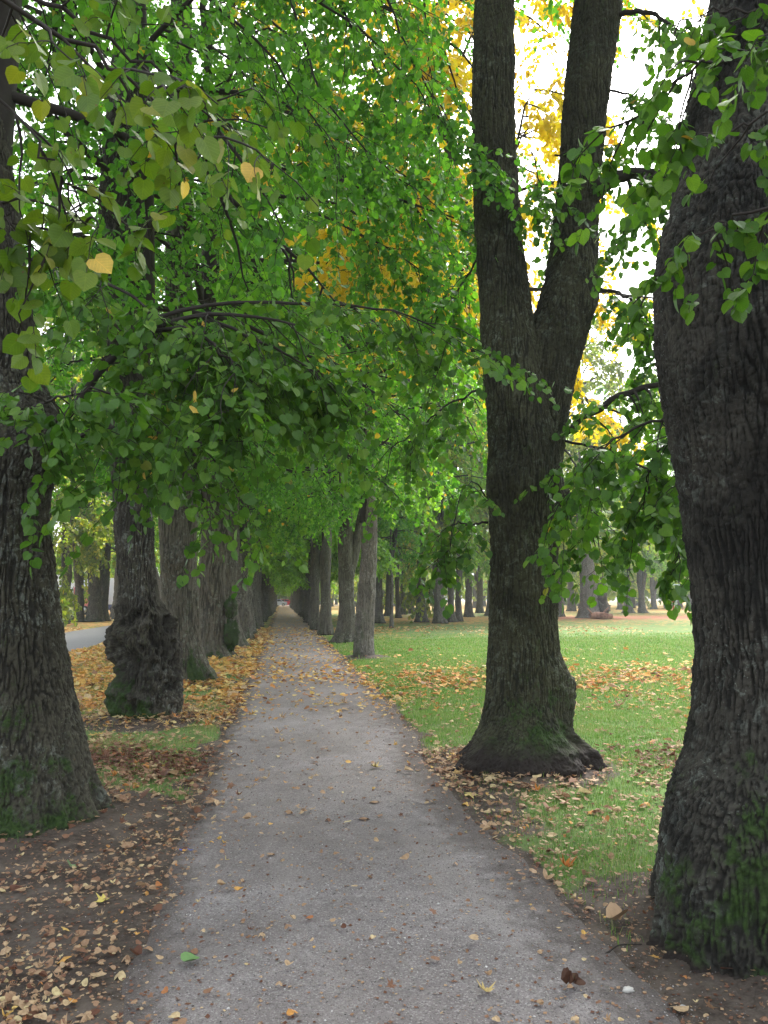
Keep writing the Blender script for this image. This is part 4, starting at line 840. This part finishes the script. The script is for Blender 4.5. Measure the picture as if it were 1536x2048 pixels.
# ------------------------------------------------------------------ far end: cars, lorries, post and bar
def pmt(name, col, rough=.4, spec=.5, metal=0.): N = NT(name); return N.done(N.prin(N.mix(N.mr(N.noise(N.coord(), 2), .3, .7, 0, .2), col, tuple(c*.8 for c in col)), rough, None, spec, metal))
GL = pmt('window_glass', (.03, .035, .04), .1, .6); RB = pmt('tyre_rubber', (.02, .02, .02), .8); AL = pmt('wheel_rim', (.45, .45, .46), .35, .5, .8)
def extrude(mb, prof, w0, w1, mat=0):
    """side profile (x,z) extruded across y"""
    n = len(prof); P = np.array(prof, float); V = np.concatenate([np.stack([P[:, 0], np.full(n, w0), P[:, 1]], -1), np.stack([P[:, 0], np.full(n, w1), P[:, 1]], -1)])
    mb.add(V, [[i, (i+1) % n, n+(i+1) % n, n+i] for i in range(n)], mat, False); mb.f.append(np.array([list(range(n))[::-1]])+mb.n-2*n); mb.f.append(np.array([list(range(n, 2*n))])+mb.n-2*n)
    mb.m += [np.array([mat])]*2; mb.sm += [np.array([False])]*2
def wheel(x, y, parent, r=.32):
    mb = MB(); tubes(mb, np.array([[[x, y-.11, r], [x, y-.105, r], [x, y+.105, r], [x, y+.11, r]]]), np.array([[.02, r, r, .02]]), 20); w_ = mb.build('wheel', [RB], parent)
    mb = MB(); tubes(mb, np.array([[[x, y-.13, r], [x, y-.12, r], [x, y+.12, r], [x, y+.13, r]]]), np.array([[.02, r*.6, r*.6, .02]]), 14); mb.build('rim', [AL], w_)
def car(loc, rz, col, label):
    e = empty('parked_car', loc, label, 'car', None, rz); pm = pmt('car_paint', col, .3, .5)
    mb = MB(); extrude(mb, [(-2.15, .35), (-2.2, .75), (-2.05, .95), (-1.3, 1.02), (-.65, 1.45), (.75, 1.47), (1.55, 1.0), (2.15, .92), (2.2, .4), (1.75, .25), (-1.75, .25)], -.85, .85); mb.build('body', [pm], e)
    for s in (-1, 1):
        mb = MB(); extrude(mb, [(-1.15, 1.03), (-.62, 1.38), (-.02, 1.40), (-.02, 1.03)], s*.852, s*.862); mb.build('window', [GL], e)
        mb = MB(); extrude(mb, [(.05, 1.03), (.05, 1.40), (.70, 1.39), (1.3, 1.03)], s*.852, s*.862); mb.build('window', [GL], e)
        for x in (-1.35, 1.35): wheel(x, s*.78, e)
        mb = MB(); box(mb, (2.17, s*.62, .72), (.1, .34, .14)); mb.build('headlight', [pmt('lamp_glass', (.8, .8, .78), .15)], e)
car((.42, 173.5, 0), 0.0, (.62, .04, .06), 'small red car parked across the far end of the path')
car((-1.15, 171.0, 0), math.pi, (.42, .5, .68), 'pale blue car in front of the red one at the path end')
def lorry(px, py, d, rz, L, H, cbox, cskirt, ccab, label):
    p = at(px, py, d); e = empty('box_lorry', (p[0], d, 0), label, 'lorry', None, rz)
    mb = MB(); box(mb, (0, 0, H/2+.5), (L, 2.4, H-1.0)); mb.build('cargo_box', [pmt('box_paint', cbox, .5)], e)
    mb = MB(); box(mb, (0, 0, .70), (L*1.0, 2.3, .58)); mb.build('skirt', [pmt('skirt_paint', cskirt, .5)], e)
    mb = MB(); extrude(mb, [(L/2+.05, .45), (L/2+.05, 2.7), (L/2+1.2, 2.6), (L/2+1.75, 1.5), (L/2+1.8, .45)], -1.1, 1.1); mb.build('cab', [pmt('cab_paint', ccab, .4)], e)
    mb = MB(); extrude(mb, [(L/2+.5, 1.6), (L/2+.5, 2.4), (L/2+1.15, 2.4), (L/2+1.5, 1.6)], -1.13, -1.105); mb.build('window', [GL], e)
    for x in (-L/2+1, L/2-.5, L/2+1.1):
        for s in (-1, 1): wheel(x, s*1.1, e, .45)
lorry(190, 1200, 84, 0.0, 5.4, 3.7, (.72, .78, .88), (.09, .12, .28), (.70, .76, .86), 'white box lorry with navy skirt parked beyond the far tree row')
lorry(118, 1200, 80, math.pi*0, 3.2, 3.9, (.72, .78, .88), (.62, .20, .22), (.60, .16, .16), 'white lorry with red cab and red skirt left of the white and navy one')
RD = pmt('red_metal', (.42, .06, .05), .6); GR = pmt('green_metal', (.30, .42, .38), .5)
p = gp(1348, 1241); e = empty('marker_post', (p[0], p[1], 0), 'thin red post standing at the edge of the red leaf carpet', 'post')
mb = MB(); tubes(mb, np.array([[[0, 0, -.1], [0, 0, 2.2]]]), np.array([[.05, .05]]), 8); mb.build('pole', [RD], e); mb = MB(); tubes(mb, np.array([[[0, 0, 2.2], [0, 0, 2.26]]]), np.array([[.065, .03]]), 8); mb.build('cap', [RD], e)
p = gp(1395, 1228); e = empty('goal_frame', (p[0], p[1], 0), 'pale green metal frame with a long crossbar beside the right trunk', 'frame')
mb = MB(); tubes(mb, np.array([[[-2.6, 0, 3.0], [1.5, 0, 3.0]]]), np.array([[.07, .07]]), 8); mb.build('crossbar', [GR], e)
for x in (-2.3, 1.3):
    mb = MB(); tubes(mb, np.array([[[x, 0, -.1], [x, 0, 2.95]]]), np.array([[.06, .06]]), 8); mb.build('post', [GR], e)
print('done')

# ------------------------------------------------------------------ air
mb = MB(); box(mb, (0, 280, 14.5), (830, 670, 31)); hm = bpy.data.materials.new('haze'); hm.use_nodes = True; t = hm.node_tree; t.nodes.clear()
ho = t.nodes.new('ShaderNodeOutputMaterial'); pv = t.nodes.new('ShaderNodeVolumePrincipled'); pv.inputs['Color'].default_value = (.86, .92, .95, 1); pv.inputs['Density'].default_value = .0009
t.links.new(pv.outputs[0], ho.inputs['Volume']); o = mb.build('haze', [hm]); tag(o, kind='stuff')
